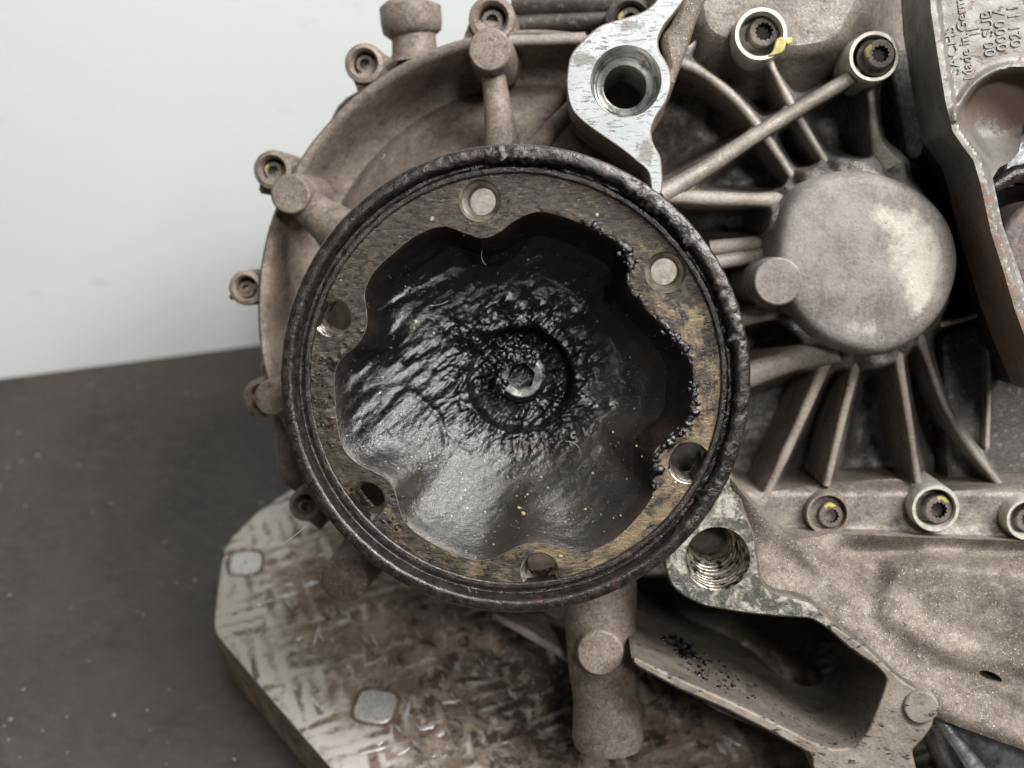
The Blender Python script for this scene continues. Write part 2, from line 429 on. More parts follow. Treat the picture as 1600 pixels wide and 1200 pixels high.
def catmull(pts, n, closed=True):
    p = np.asarray(pts, float); m = len(p); out = []
    seg = m if closed else m-1
    for i in range(seg):
        if closed: a, b, c, d = p[(i-1) % m], p[i], p[(i+1) % m], p[(i+2) % m]
        else: a, b, c, d = p[max(i-1, 0)], p[i], p[i+1], p[min(i+2, m-1)]
        for t in np.linspace(0, 1, 8, endpoint=False):
            out.append(.5*((2*b)+(-a+c)*t+(2*a-5*b+4*c-d)*t*t+(-a+3*b-3*c+d)*t**3))
    if not closed: out.append(p[-1])
    return resample(np.array(out), n, closed)
def resample(q, n, closed=True):
    r = np.vstack([q, q[:1]]) if closed else q
    s = np.concatenate([[0], np.cumsum(np.linalg.norm(np.diff(r, axis=0), axis=1))])
    t = np.linspace(0, s[-1], n+1)[:-1] if closed else np.linspace(0, s[-1], n)
    return np.stack([np.interp(t, s, r[:, k]) for k in range(r.shape[1])], 1)
def roundpoly(pts, rad, k=5):
    p = np.asarray(pts, float); m = len(p); out = []
    for i in range(m):
        a, b, c = p[i-1], p[i], p[(i+1) % m]
        u, v = a-b, c-b; lu, lv = np.linalg.norm(u), np.linalg.norm(v)
        r = min(rad, lu*.45, lv*.45); s, e = b+u/lu*r, b+v/lv*r
        for t in np.linspace(0, 1, k): out.append((1-t)**2*s+2*t*(1-t)*b+t*t*e)
    return np.array(out)
def ccw(p):
    x, y = p[:, 0], p[:, 1]
    return p if np.sum(x*np.roll(y, -1)-np.roll(x, -1)*y) > 0 else p[::-1]
def inset(p, d):
    t = np.roll(p, -1, 0)-np.roll(p, 1, 0); n = np.stack([-t[:, 1], t[:, 0]], 1)
    n /= np.linalg.norm(n, axis=1)[:, None]+1e-12
    return p+n*d
def circle(c, r, n=40, a0=0): 
    a = np.linspace(0, 2*np.pi, n, endpoint=False)+a0
    return np.stack([c[0]+r*np.cos(a), c[1]+r*np.sin(a)], 1)
def cap(loops2d, extra=None):
    """triangulate outer loop minus hole loops; returns verts2d, tris"""
    V = []; E = []
    for lp in loops2d:
        o = len(V); n = len(lp); V += [Vector((float(a), float(b))) for a, b in lp]
        E += [(o+i, o+(i+1) % n) for i in range(n)]
    if extra is not None: V += [Vector((float(a), float(b))) for a, b in extra]
    v, e, f, *_ = delaunay_2d_cdt(V, E, [], 0, 1e-6)
    v = np.array([(q.x, q.y) for q in v]); tri = np.array([t for t in f])
    c = v[tri].mean(1)
    keep = polydist(loops2d[0], c[:, 0], c[:, 1]) > 0
    for h in loops2d[1:]: keep &= polydist(h, c[:, 0], c[:, 1]) < 0
    return v, [tuple(int(i) for i in t) for t in tri[keep]]

def loft(loops, closed=True):
    n = len(loops[0]); V = np.vstack(loops); F = []
    for i in range(len(loops)-1):
        for j in range(n if closed else n-1):
            k = (j+1) % n
            F.append((i*n+j, i*n+k, (i+1)*n+k, (i+1)*n+j))
    return V, F
def at(p2, w): return np.column_stack([p2, np.full(len(p2), w)])

def pad(mb, loop2, w0, w1, bev=.08, draft=0., flare=0., holes=(), off=(0, 0), mi=0, hole_mi=1, face_mi=None, facefn=None, step=.25):
    """solid with a front face of outline loop2 (gear u,v) at w0, going back to w1"""
    loop2 = ccw(np.asarray(loop2))
    L_ = [at(inset(loop2, bev), w0), at(inset(loop2, bev*.35), w0-bev*.3), at(loop2, w0-bev)]
    if flare:
        h = min(flare, abs(w0-w1)-bev)
        for a in np.linspace(0, 1, 5):
            L_.append(at(inset(loop2, -draft-flare*(1-math.cos(a*math.pi/2))), w1+h*(1-math.sin(a*math.pi/2))))
    else: L_.append(at(inset(loop2, -draft), w1))
    V, F = loft(L_); mb.add(V, F, mi)
    hl = [circle(c, prof[0][0], 36) for c, prof in holes]
    inner = inset(loop2, bev); ex = None
    if facefn:
        lo, hi = inner.min(0), inner.max(0)
        gx, gy = np.meshgrid(np.arange(lo[0], hi[0], step), np.arange(lo[1], hi[1], step)); gx, gy = gx.ravel(), gy.ravel()
        ok = polydist(inner, gx, gy) > step*.4
        for h in hl: ok &= polydist(h, gx, gy) < -step*.4
        ex = np.stack([gx, gy], 1)[ok]
    v, t = cap([inner]+hl, ex)
    w = np.full(len(v), float(w0))
    if facefn:
        dd = polydist(inner, v[:, 0], v[:, 1])
        w = w0+facefn(v[:, 0], v[:, 1], np.maximum(dd, 0))
    mb.add(np.column_stack([v, w]), t, mi if face_mi is None else face_mi)
    for c, prof in holes:
        V, F = loft([at(circle((c[0]+off[0]*dw, c[1]+off[1]*dw), r, 36), w0+dw) for r, dw in prof]); mb.add(V, F, hole_mi)
        n = len(V); mb.add(V[-36:], [tuple(range(36))], hole_mi+1)

def px2(pts, w):
    p = np.asarray(pts, float); return Lw(p[:, 0], p[:, 1], w)[:, :2]

def rib(name, path, wb, mat, parent, n=18, draft=.05, build=True):
    """path: (px,py,w_top,half width px); a rounded web from w_top back to wb"""
    p = np.asarray(path, float); q = catmull(p, n, False) if len(p) > 2 else resample(p, n, False)
    P = np.array([L(a[:2], a[2]) for a in q]); hw = np.array([a[3]/scl(a[2]) for a in q])
    T = np.gradient(P[:, :2], axis=0); T /= np.linalg.norm(T, axis=1)[:, None]; N = np.stack([-T[:, 1], T[:, 0]], 1)
    loops = []
    jit = fbm(P[:, 0]*1.3, P[:, 1]*1.3, 2.)*.02
    for i in range(len(q)):
        h = hw[i]+jit[i]; w = P[i, 2]; d = draft
        prof = [(-h-d*2.2, wb), (-h-d*.5, wb+.35), (-h, w-h*.9), (-h*.8, w-h*.32), (-h*.42, w-h*.06), (0, w),
                (h*.42, w-h*.06), (h*.8, w-h*.32), (h, w-h*.9), (h+d*.5, wb+.35), (h+d*2.2, wb)]
        loops.append(np.array([[P[i, 0]+N[i, 0]*a, P[i, 1]+N[i, 1]*a, b] for a, b in prof]))
    V, F = loft(loops, False); k = 11; wr = np.tile([0, 0, .15, .7, 1, 1, 1, .7, .15, 0, 0], len(q))*np.clip(.75+.8*np.repeat(jit/.02, 11), 0, 1)
    F += [tuple(range(k))[::-1], tuple(range((len(q)-1)*k, len(q)*k))]
    mb = MB(); mb.add(V, F, 0, wr)
    return mb.build(name, mat, parent, 50, attr='wear') if build else mb

def lathe(mb, c, prof, n=48, mi=0, a0=0, a1=2*np.pi, disp=None, capend=True):
    full = abs(a1-a0-2*np.pi) < 1e-6
    a = np.linspace(a0, a1, n, endpoint=not full); loops = []
    for r, w in prof:
        l = np.stack([c[0]+r*np.cos(a), c[1]+r*np.sin(a), np.full(n, float(w))], 1)
        loops.append(l)
    V, F = loft(loops, full)
    if disp is not None: V = V+disp(V)
    mb.add(V, F, mi)
    if capend and full and prof[-1][0] > 1e-4: mb.add(V[-n:], [tuple(range(n))], mi)

def tube(mb, pts, rad, n=20, mi=0, capends=True, rot=None):
    P = np.asarray(pts, float); rad = np.broadcast_to(rad, len(P)); T = np.gradient(P, axis=0)
    T /= np.linalg.norm(T, axis=1)[:, None]; up = np.array([0, 0, 1.0]) if abs(T[0][2]) < .8 else np.array([1.0, 0, 0])
    loops = []; a = np.linspace(0, 2*np.pi, n, endpoint=False)
    for p, t, r in zip(P, T, rad):
        x = np.cross(t, up); x /= np.linalg.norm(x); y = np.cross(x, t)
        loops.append(p+r*(np.cos(a)[:, None]*x+np.sin(a)[:, None]*y))
    V, F = loft(loops)
    if capends: F += [tuple(range(n))[::-1], tuple(range(len(V)-n, len(V)))]
    mb.add(V, F, mi)

def hfield(mb, poly, wfn, step, back, mi=0, attrfn=None, pt=None, skirt=None, holes=()):
    """relief over a photo-pixel polygon; wfn(px,py)->w; closed by a skirt back to `back`"""
    poly = resample(np.asarray(poly, float), max(12, int(np.sum(np.linalg.norm(np.diff(np.vstack([poly, poly[:1]]), axis=0), axis=1))/step)))
    lo, hi = poly.min(0), poly.max(0)
    gx, gy = np.meshgrid(np.arange(lo[0], hi[0], step), np.arange(lo[1], hi[1], step)); gx, gy = gx.ravel(), gy.ravel()
    ok = polydist(poly, gx, gy) > step*.45
    for h in holes: ok &= polydist(h, gx, gy) < -step*.4
    v, t = cap([poly]+list(holes), np.stack([gx, gy], 1)[ok])
    pt = pt or Lw
    w = wfn(v[:, 0], v[:, 1])
    P = pt(v[:, 0], v[:, 1], w); mb.add(P, t, mi, attrfn(v[:, 0], v[:, 1]) if attrfn else None)
    wl = wfn(poly[:, 0], poly[:, 1]); A = pt(poly[:, 0], poly[:, 1], wl); B = A.copy(); B[:, 2] = back
    V, F = loft([A, B]); mb.add(V, F, mi, (np.tile(attrfn(poly[:, 0], poly[:, 1]), 2) if skirt is None else np.full(2*len(poly), skirt)) if attrfn else None)
    mb.add(B, [tuple(range(len(B)))], mi)
    for h in holes:
        A = pt(h[:, 0], h[:, 1], wfn(h[:, 0], h[:, 1])); B = A.copy(); B[:, 2] -= .6; V, F = loft([A, B]); mb.add(V, F, mi); mb.add(B, [tuple(range(len(B)))], mi+1)
# ================================================================== SETTING
def quad(name, P, mat):
    o = mk(name, P, [(0, 1, 2, 3)], mat, None, 0); o["kind"] = "structure"; return o
quad("floor", [(-150, -60, 0), (150, -60, 0), (150, 150, 0), (-150, 150, 0)], FLOOR)
wa, wb_ = floor_pt(0, 592, 0), floor_pt(400, 540, 0)
wd = (wb_-wa)/np.linalg.norm(wb_-wa); wn = np.array([wd[1], -wd[0], 0])
def wallbox():
    A, B = wa-wd*110, wb_+wd*150
    V = []
    for z in (-.4, 130):
        for p, o in ((A, 0), (B, 0), (B, -4), (A, -4)):
            q = p+wn*o; V.append((q[0], q[1], z))
    F = [(0, 1, 5, 4), (1, 2, 6, 5), (2, 3, 7, 6), (3, 0, 4, 7), (4, 5, 6, 7), (3, 2, 1, 0)]
    o = mk("wall", V, F, WALL, None, 0); o["kind"] = "structure"
wallbox()
# ================================================================== SCRAPED BLOCK under the gearbox
ZB = 2.0
def block():
    root = thing("support_block", "scraped grey and brown chamfered block lying on the dark floor beneath the gearbox", "block")
    poly = [(480, 748), (404, 798), (352, 850), (341, 915), (334, 985), (430, 1098), (540, 1225), (660, 1370), (1560, 1370), (1500, 1000), (1120, 760), (800, 690), (600, 690)]
    poly = roundpoly(poly, 16, 4)
    cell = {}
    def wear(x, y):
        # blocks of parallel scrape marks in alternating directions
        P = floor_pt(x, y, ZB); X, Y = P[..., 0]*1.0, P[..., 1]*1.0
        a = .35; U, Vv = X*math.cos(a)+Y*math.sin(a), -X*math.sin(a)+Y*math.cos(a)
        U0, V0 = U, Vv
        U = U+fbm(X*.7, Y*.7)*.5; Vv = Vv+fbm(X*.7+9, Y*.7)*.5
        ci, cj = np.floor(U/2.1).astype(int), np.floor(Vv/1.8).astype(int)
        par = (ci+cj) % 2
        s = 2.3*np.where(par == 0, fbm(U*3.2, Vv*.45, 2.), fbm(Vv*3.4, U*.45, 5.))+.8*fbm(X*2.2, Y*2.2, 8.)
        s = .55*s+1.0*np.where(par == 0, np.sin(U0*13+1.3*fbm(X*1.1, Y*1.1, 3.)), np.sin(V0*14+1.3*fbm(X*1.1, Y*1.1, 6.)))*sst(-.5, .3, fbm(X*.9, Y*.9, 11.))
        amp = sst(-.35, .25, fbm(X*.8+3, Y*.8+1))
        e = polydist(poly, x, y)
        edge = 1-sst(15, 130, e+25*fbm(X*1.4, Y*1.4))
        k = .22+.42*amp*s+.60*edge*(1+.5*s)
        return k
    def zf(x, y):
        e = polydist(poly, x, y)
        return ZB+.08*np.clip(wear(x, y), -.2, .8)-.10*(1-sst(0, 9, e))
    mb = MB()
    hfield(mb, poly, zf, 6, .35, 0, lambda x, y: wear(x, y), floor_pt2, -.6)
    top = mb.build("slab", BLOCK, root, 40, attr="wear")
    me = top.data; n = len(me.vertices); co = np.zeros(n*3); me.vertices.foreach_get("co", co); co = co.reshape(-1, 3)*100
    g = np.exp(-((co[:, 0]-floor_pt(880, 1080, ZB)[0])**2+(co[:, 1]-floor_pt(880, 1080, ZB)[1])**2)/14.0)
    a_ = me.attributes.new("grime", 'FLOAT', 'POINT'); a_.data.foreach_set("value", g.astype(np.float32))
    # square studs let into the top
    first = None
    for (x, y, r) in ((384, 880, .52), (587, 1104, .58)):
        c = floor_pt(x, y, ZB+.04)
        if first is None:
            q = roundpoly([(-1, -1), (1, -1), (1, 1), (-1, 1)], .7, 5)
            mb = MB(); V, F = loft([at(inset(ccw(q), .16), .035), at(inset(ccw(q), .05), .02), at(q, -.02), at(q, -.3)]); mb.add(V, F)
            v, t = cap([inset(ccw(q), .16), circle((0, 0), .1, 10)]); mb.add(at(v, .035), t)
            V, F = loft([at(circle((0, 0), .1, 10), .035), at(circle((0, 0), .07, 10), -.02)]); mb.add(V, F); mb.add(V[-10:], [tuple(range(10))])
            o = mb.build("stud", BRIGHT, root, 40); first = o
        else:
            o = first.copy(); COL.objects.link(o); o.parent = root
        o.location = Vector(c)*CM; o.scale = (r, r, 1); o.rotation_euler = (0, 0, .12 if x < 400 else -.2)
        # dark joint round the stud
        mb = MB(); q = roundpoly([(-1, -1), (1, -1), (1, 1), (-1, 1)], .7, 6)*(r*1.16)
        v, t = cap([ccw(q), ccw(q/1.16*1.0)]); ca = math.cos(o.rotation_euler[2]); sa = math.sin(o.rotation_euler[2])
        v = np.stack([v[:, 0]*ca-v[:, 1]*sa+c[0], v[:, 0]*sa+v[:, 1]*ca+c[1]], 1)
        mb.add(at(v, ZB+.065), t); V, F = loft([np.vstack([at(v[:len(q)], ZB+.065)]), np.vstack([at(v[:len(q)], ZB-.1)])]); mb.add(V, F)
        mb.build("stud_joint", BROWN, root, 40)
    # bright burrs where the metal was dragged
    mb = MB()
    burrs = [((356, 957), (432, 936), 5), ((430, 934), (466, 926), 8), ((474, 915), (500, 910), 8), ((445, 915), (462, 912), 5), ((495, 868), (520, 866), 5),
             ((427, 1010), (446, 1003), 6), ((462, 1000), (475, 995), 6), ((440, 1035), (452, 1020), 4), ((428, 1040), (440, 1033), 5),
             ((655, 1140), (680, 1132), 8), ((680, 1150), (695, 1142), 7), ((590, 1165), (600, 1150), 7), ((500, 1110), (515, 1100), 9), ((540, 1185), (625, 1160), 5),
             ((640, 1095), (633, 1130), 5), ((690, 1098), (720, 1094), 5), ((480, 1080), (500, 1105), 6), ((430, 1060), (465, 1075), 7), ((1130, 1150), (1160, 1165), 9), ((1120, 1160), (1135, 1180), 8),
             ((395, 985), (402, 975), 6), ((500, 975), (490, 1010), 3), ((620, 1180), (640, 1168), 5)]
    for _ in range(170):
        x, y = rng.uniform(360, 900), rng.uniform(840, 1200)
        if polydist(poly, np.array([x]), np.array([y]))[0] < 12: continue
        if y > 1000 and x > 800 and rng.uniform() < .5: continue
        a_ = rng.choice([.18, -1.2, -.9])+rng.normal(0, .15); l_ = rng.uniform(5, 26)
        burrs.append(((x, y), (x+l_*math.cos(a_), y-l_*math.sin(a_)*.8), rng.uniform(.8, 2.4)))
    for a, b, hw in burrs:
        A, B = floor_pt(*a, ZB+.03), floor_pt(*b, ZB+.03)
        n = 9; t = np.linspace(0, 1, n); P = A+(B-A)*t[:, None]; P[:, 1] += fbm(t*4+a[0], t*0+a[1])*.06
        r = hw/95*np.sqrt(np.clip(1-(2*t-1)**2, .02, 1))*(1+.45*fbm(t*7+a[0], t*0+1.5))
        V0 = len(mb.v); tube(mb, P, r, 8)
        for i in range(V0, len(mb.v)):
            x, y, z = mb.v[i]; mb.v[i] = (x, y, ZB+.03+(z-ZB-.03)*.35)
    o = mb.build("scrape_burrs", BRIGHT, root, 60); o["kind"] = "stuff"
def floor_pt2(px, py, z):
    px = np.asarray(px, float); z = np.asarray(z, float)+0*px
    return np.stack([floor_pt(px, py, ZB)[..., 0], floor_pt(px, py, ZB)[..., 1], z], -1)
block()
# loose grit on the floor
def grit(name, pts, mat, lo, hi, label=None, parent=None, kind="stuff", flat=.6, sm=0):
    mb = MB()
    ico = np.array([(0, 0, 1), (.9, 0, .3), (.28, .85, .3), (-.72, .53, .3), (-.72, -.53, .3), (.28, -.85, .3), (0, 0, -.6)])
    f = [(0, 1, 2), (0, 2, 3), (0, 3, 4), (0, 4, 5), (0, 5, 1), (6, 2, 1), (6, 3, 2), (6, 4, 3), (6, 5, 4), (6, 1, 5)]
    for p in pts:
        s = rng.uniform(lo, hi)*rng.uniform(.6, 1.2, 3); a = rng.uniform(0, 6.3)
        v = ico*(s*np.array([1, 1, flat]))*(1+rng.uniform(-.25, .25, (7, 1)))
        v = np.stack([v[:, 0]*math.cos(a)-v[:, 1]*math.sin(a), v[:, 0]*math.sin(a)+v[:, 1]*math.cos(a), v[:, 2]], 1)+p
        mb.add(v, f)
    o = mb.build(name, mat, parent, sm); o["kind"] = kind
    if label: o["label"] = label; o["category"] = "grit"
    return o
pts = [floor_pt(rng.uniform(0, 430), rng.uniform(600, 1200), .03) for _ in range(34)]
pts += [floor_pt(x, y, .06) for x, y in ((176, 668), (180, 893), (177, 928), (305, 722), (266, 786), (230, 1110), (178, 1118))]
grit("floor_grit", pts, DULLC, .02, .075, "pale sandy grit scattered over the dark floor left of the gearbox")
# ================================================================== GEARBOX
GB = thing("gearbox", "dusty brown cast aluminium gearbox with ribs, socket bolts and a round dome", "gearbox", GM)
# ---- bell housing (turned form, left)
def bell():
    wr = -5.0; c = L((829, 490), wr)[:2]; k = scl(wr); R = 435/k
    dp = lambda V: np.column_stack([np.zeros(len(V)), np.zeros(len(V)), fbm(V[:, 0]*.5, V[:, 1]*.5, V[:, 2]*.3)*.07])
    prof = [(R-.30, -11.5), (R-.10, -9.0), (R-.04, -6.6), (R, -5.35), (R-.05, -5.1), (R-.13, -5.0), (R-.24, -5.03), (R-.33, -5.2),
            (R-.46, -5.9), (R-.66, -6.8), (R-.9, -7.3), (R-1.15, -7.35), (R-1.35, -7.0), (R-1.55, -6.75), (R-1.75, -6.7), (R-2.3, -5.9), (R-3.0, -5.2), (R-3.6, -5.0), (R-5.0, -5.0)]
    mb = MB(); lathe(mb, c, prof, 150, 0, math.radians(62), math.radians(285), dp)
    mb.build("bell_housing", CAST, GB, 60)
bell()
# ---- rear case: the bulk behind everything
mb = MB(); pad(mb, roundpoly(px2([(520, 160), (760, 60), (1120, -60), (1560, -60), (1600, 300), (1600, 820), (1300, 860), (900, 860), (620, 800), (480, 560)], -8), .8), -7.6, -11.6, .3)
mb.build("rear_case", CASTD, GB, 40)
# lower left flank running down to the block
mb = MB(); pad(mb, roundpoly(px2([(404, 560), (520, 520), (700, 700), (680, 830), (520, 800), (436, 752), (428, 650)], -7), .4), -6.6, -10.5, .3)
mb.build("case_flank", CAST, GB, 40)
# ---- left lugs and bolts
def unit_bolt():
    n = 48; a = np.linspace(0, 2*np.pi, n, endpoint=False)
    star = (.56+.06*np.cos(12*a)); st = np.stack([star*np.cos(a), star*np.sin(a)], 1); ci = np.stack([np.cos(a), np.sin(a)], 1)
    mb = MB()
    V, F = loft([at(st, 0), at(ci*.68, .0), at(ci*.9, -.03), at(ci*.98, -.12), at(ci, -.3), at(ci, -1.3), at(ci*1.02, -1.32), at(ci*1.28, -1.40), at(ci*1.3, -1.7)]); mb.add(V, F)
    h = mb.build("bolt", BOLT, None, 40).data
    mb = MB(); V, F = loft([at(st, 0), at(st*.97, -.75), at(ci*.2, -.85)]); F.append(tuple(range(2*n, 3*n))); mb.add(V, F)
    s = mb.build("socket", BOLTD, None, 40).data
    for o in [o for o in COL.objects if o.data in (h, s)]: bpy.data.objects.remove(o)
    return h, s
BH, BS = unit_bolt()
def paint_mesh():
    mb = MB(); n = 10; a = np.linspace(-.5, .5, n)
    r0 = .72+.05*np.sin(a*9); r1 = 1.0+.04*np.cos(a*7)
    lo = [np.stack([r*np.cos(a), r*np.sin(a), np.full(n, z)], 1) for r, z in ((r0, -.02), (r0+.02, .035), (r1-.1, .03), (r1, -.06), (r1+.03, -.4))]
    V, F = loft(lo, False); mb.add(V, F); o = mb.build("paint_mark", YELLOW, None, 60); d = o.data; bpy.data.objects.remove(o); return d
BP = paint_mesh()
def bolt(x, y, w, r_px, yellow=None, tilt=(0, 0), socket=True):
    o = bpy.data.objects.new("bolt", BH); COL.objects.link(o); o.parent = GB
    s = r_px/scl(w); o.location = Vector(L((x, y), w))*CM; o.scale = (s, s, s)
    o.rotation_euler = (tilt[0], tilt[1], rng.uniform(0, 1))
    k = bpy.data.objects.new("socket", BS); COL.objects.link(k); k.parent = o
    if yellow is not None:
        p = bpy.data.objects.new("paint_mark", BP); COL.objects.link(p); p.parent = o; p.rotation_euler = (0, 0, math.radians(yellow)-o.rotation_euler[2])
    return o
def lug(x, y, w, r_px, depth, name="bolt_lug", mat=None, sink=.6, tail=None):
    c = L((x, y), w)[:2]; r = r_px/scl(w); mb = MB()
    lathe(mb, c, [(r*.60, w-sink), (r*.62, w-.08), (r*.74, w), (r*.96, w-.05), (r, w-.16), (r*1.02, w-depth*.5), (r*1.03, w-depth)], 40, capend=True)
    lathe(mb, c, [(r*.60, w-sink), (r*.02, w-sink-.02)], 40, mi=1, capend=False)
    if tail:                                            # web joining the lug to the rim
        A = np.append(c, w-depth*.5); B = L(tail, w-depth*.5)
        d = (B-A)[:2]; d /= np.linalg.norm(d); nn = np.array([-d[1], d[0]])
        q = np.array([A[:2]+nn*r*.96, A[:2]-nn*r*.96, B[:2]-nn*r*1.25, B[:2]+nn*r*1.25])
        pad(mb, q, w-.3, w-depth, .12)
    return mb.build(name, mat or CAST, GB, 45, [BOLTD])
for x, y, r, t, ye in ((568, 98, 31, (596, 126), None), (425, 265, 31, (450, 285), 155), (383, 450, 28, (402, 453), None), (408, 622, 31, (430, 622), 160), (476, 790, 27, (520, 790), 165)):
    lug(x, y, -5.2, r, 2.2, tail=t); bolt(x+2, y+2, -5.5, r*.47, ye)
lug(768, 28, -4.9, 36, 2.5, tail=(770, 80)); bolt(769, 32, -5.2, 17)
# pads (flat ended bosses) and the struts that run from them
def boss(x, y, w, r_px, wb, name="pad_boss", mat=None, draft=.12, n=36):
    mb = MB(); pad(mb, circle(L((x, y), w)[:2], r_px/scl(w), n), w, wb, .05, draft); return mb.build(name, mat or CAST, GB, 40)
boss(765, 77, -3.9, 33, -6.5); boss(453, 303, -4.0, 31, -6.5); boss(424, 622, -4.4, 28, -6.5)
boss(756, 312, -2.9, 30, -6.5, mat=PALE); boss(1036, 424, -2.9, 30, -6.5, mat=PALE); boss(538, 905, -3.4, 38, -7.5, mat=BROWN)  # first two: pale discs added to brighten the view through flange holes
mb = MB(); tube(mb, [L((770, 110), -5.0), L((778, 170), -4.6), L((786, 240), -4.2)], [.30, .36, .48], 24); mb.build("strut", CAST, GB, 50)
mb = MB(); tube(mb, [L((470, 315), -4.9), L((510, 345), -4.5), L((560, 385), -4.0)], [.42, .55, .8], 24); mb.build("strut", CAST, GB, 50)
mb = MB(); tube(mb, [L((898, 165), -4.2), L((860, 205), -3.9), L((820, 250), -3.6)], [.22, .25, .3], 20); mb.build("strut", CAST, GB, 50)
# vent stub with its cap
mb = MB(); tube(mb, [L((649, 98), -6.6), L((648, 84), -6.6), L((646, 48), -6.6)], [.74, .62, .60], 28); st = mb.build("vent_stub", CAST, GB, 50)
mb = MB(); tube(mb, [L((645, 58), -6.6), L((644, 50), -6.6), L((643, 36), -6.6), L((641, 12), -6.6), L((641, 4), -6.6)], [.62, .80, .84, .84, .66], 30)
mb.build("vent_cap", CAST, GB, 50).parent = st
# hoses and bars in the dark gap at the top
for pts, r, m in (([(800, 4), (960, 0), (1080, -6)], .42, CASTD), ([(802, 36), (900, 30), (1000, 26)], .26, CASTD)):
    mb = MB(); tube(mb, [L(p, -6.8) for p in pts], r, 18); mb.build("cross_bar", m, GB, 50)
lug(985, 30, -5.6, 38, 1.5, mat=CASTD); bolt(985, 30, -5.9, 19, 165)
rib("rib", [(795, 62, -4.9, 9), (850, 61, -4.9, 9), (915, 58, -4.9, 9)], -7.6, CAST, GB)

# ---- machined mount boss at the top
def mount():
    w0 = -1.3
    out = [(886, 111), (891, 88), (902, 72), (920, 54), (942, 38), (982, 26), (1006, 17), (1022, 4), (1034, -14), (1050, -50), (1100, -50), (1082, -20), (1056, 18), (1038, 40), (1029, 62),
           (1031, 80), (1041, 96), (1048, 115), (1048, 137), (1040, 160), (1027, 180), (1018, 202), (1021, 224), (1030, 240), (1034, 256), (1034, 300), (1019, 300), (1013, 270), (994, 252), (969, 232), (922, 199), (899, 179), (889, 160), (885, 135)]
    lp = catmull(px2(out, w0), 150)
    c = L((978, 127), w0)[:2]; r = 54/scl(w0); ri = 34/scl(w0)
    mb = MB(); pad(mb, lp, w0, -6.4, .035, .10, 0, [(c, [(r, 0), (r*.97, -.03), (r*.93, -.75), (ri*1.22, -.95), (ri, -1.0), (ri*.98, -4.2)])], mi=1, hole_mi=2, face_mi=0)
    mb.build("mount_boss", MACH, GB, 30, [CAST, BORE, BOLTD])
    fl = catmull(px2([(1034, 60), (1052, 30), (1082, -50), (1118, -50), (1098, 0), (1080, 55), (1058, 112), (1046, 140), (1040, 100)], -1.7), 60)
    mb = MB(); pad(mb, fl, -1.55, -6.4, .15, .12); mb.build("mount_flank", CASTS, GB, 45)
mount()
# mottled plate on the far right
mb = MB(); pad(mb, roundpoly(px2([(1385, 85), (1500, 50), (1500, 250), (1420, 250)], -5.2), .2), -5.2, -7, .1); mb.build("side_plate", FLOORC, GB)
mb = MB(); pad(mb, roundpoly(px2([(1470, 520), (1540, 505), (1600, 560), (1660, 640), (1660, 770), (1480, 770)], -5.4), .2), -5.4, -7, .15); mb.build("side_plate", CASTD, GB)
mb = MB(); pad(mb, px2([(1498, 294), (1509, 318), (1513, 341), (1500, 336), (1490, 314)], -6.6), -5.5, -6.8, .02); mb.build("wall_gap_patch", SLEEVE, GB)  # added pale piece standing in for bright wall seen through a gap
# ---- ribs
WB = -6.9
ribs = [
    ([(1345, 112, -3.2, 11), (1190, 205, -2.9, 12), (1110, 258, -2.7, 13), (1035, 303, -2.5, 15)], CASTG),
    ([(1030, 306, -2.6, 12), (1140, 311, -2.9, 11), (1215, 312, -3.0, 12), (1270, 308, -3.0, 22)], CAST),
    ([(1050, 92, -3.6, 9), (1090, 108, -3.5, 8), (1140, 145, -3.4, 8), (1185, 196, -3.3, 8), (1222, 250, -3.4, 7), (1258, 305, -3.4, 7)], CASTG),
    ([(1200, 90, -3.7, 7), (1217, 125, -3.6, 6), (1237, 162, -3.5, 8), (1265, 210, -3.6, 6), (1302, 270, -3.6, 7)], CASTG),
    ([(1360, 130, -3.8, 6), (1364, 180, -3.7, 6), (1372, 225, -3.5, 9), (1392, 262, -3.2, 24)], CASTG),
    ([(1110, 388, -3.8, 12), (1150, 384, -3.7, 12), (1215, 378, -3.5, 13)], CAST),
    ([(1110, 412, -3.4, 11), (1160, 404, -3.4, 11), (1215, 395, -3.2, 14)], CAST),
    ([(1120, 512, -3.6, 14), (1190, 492, -3.5, 12), (1255, 478, -3.3, 16)], CAST),
    ([(1120, 608, -3.5, 22), (1190, 582, -3.3, 19), (1245, 562, -3.1, 19), (1310, 545, -2.9, 26)], CAST),
    ([(1312, 530, -3.1, 16), (1290, 572, -3.3, 10), (1255, 650, -3.4, 8), (1190, 792, -3.5, 7)], CAST),
    ([(1345, 540, -3.2, 14), (1338, 575, -3.3, 8), (1318, 650, -3.4, 7), (1292, 760, -3.5, 6)], CAST),
    ([(1402, 540, -3.2, 14), (1407, 570, -3.3, 7), (1420, 650, -3.5, 6), (1438, 772, -3.6, 6)], CAST),
    ([(1436, 520, -3.4, 10), (1450, 560, -3.7, 6), (1480, 640, -3.9, 5), (1520, 702, -4.1, 6), (1566, 762, -4.3, 6)], CASTG),
    ([(1470, 508, -4.4, 4), (1510, 497, -4.6, 4), (1552, 484, -4.7, 5)], CASTG),
    ([(1545, 510, -5.0, 4), (1546, 600, -5.0, 4), (1543, 700, -5.0, 4)], CASTG),
]
DOME_FACE = [(1268, 300), (1318, 282), (1372, 284), (1430, 308), (1472, 352), (1486, 410), (1470, 470), (1428, 518), (1372, 540), (1310, 528), (1262, 492), (1232, 440), (1228, 385), (1240, 335)]
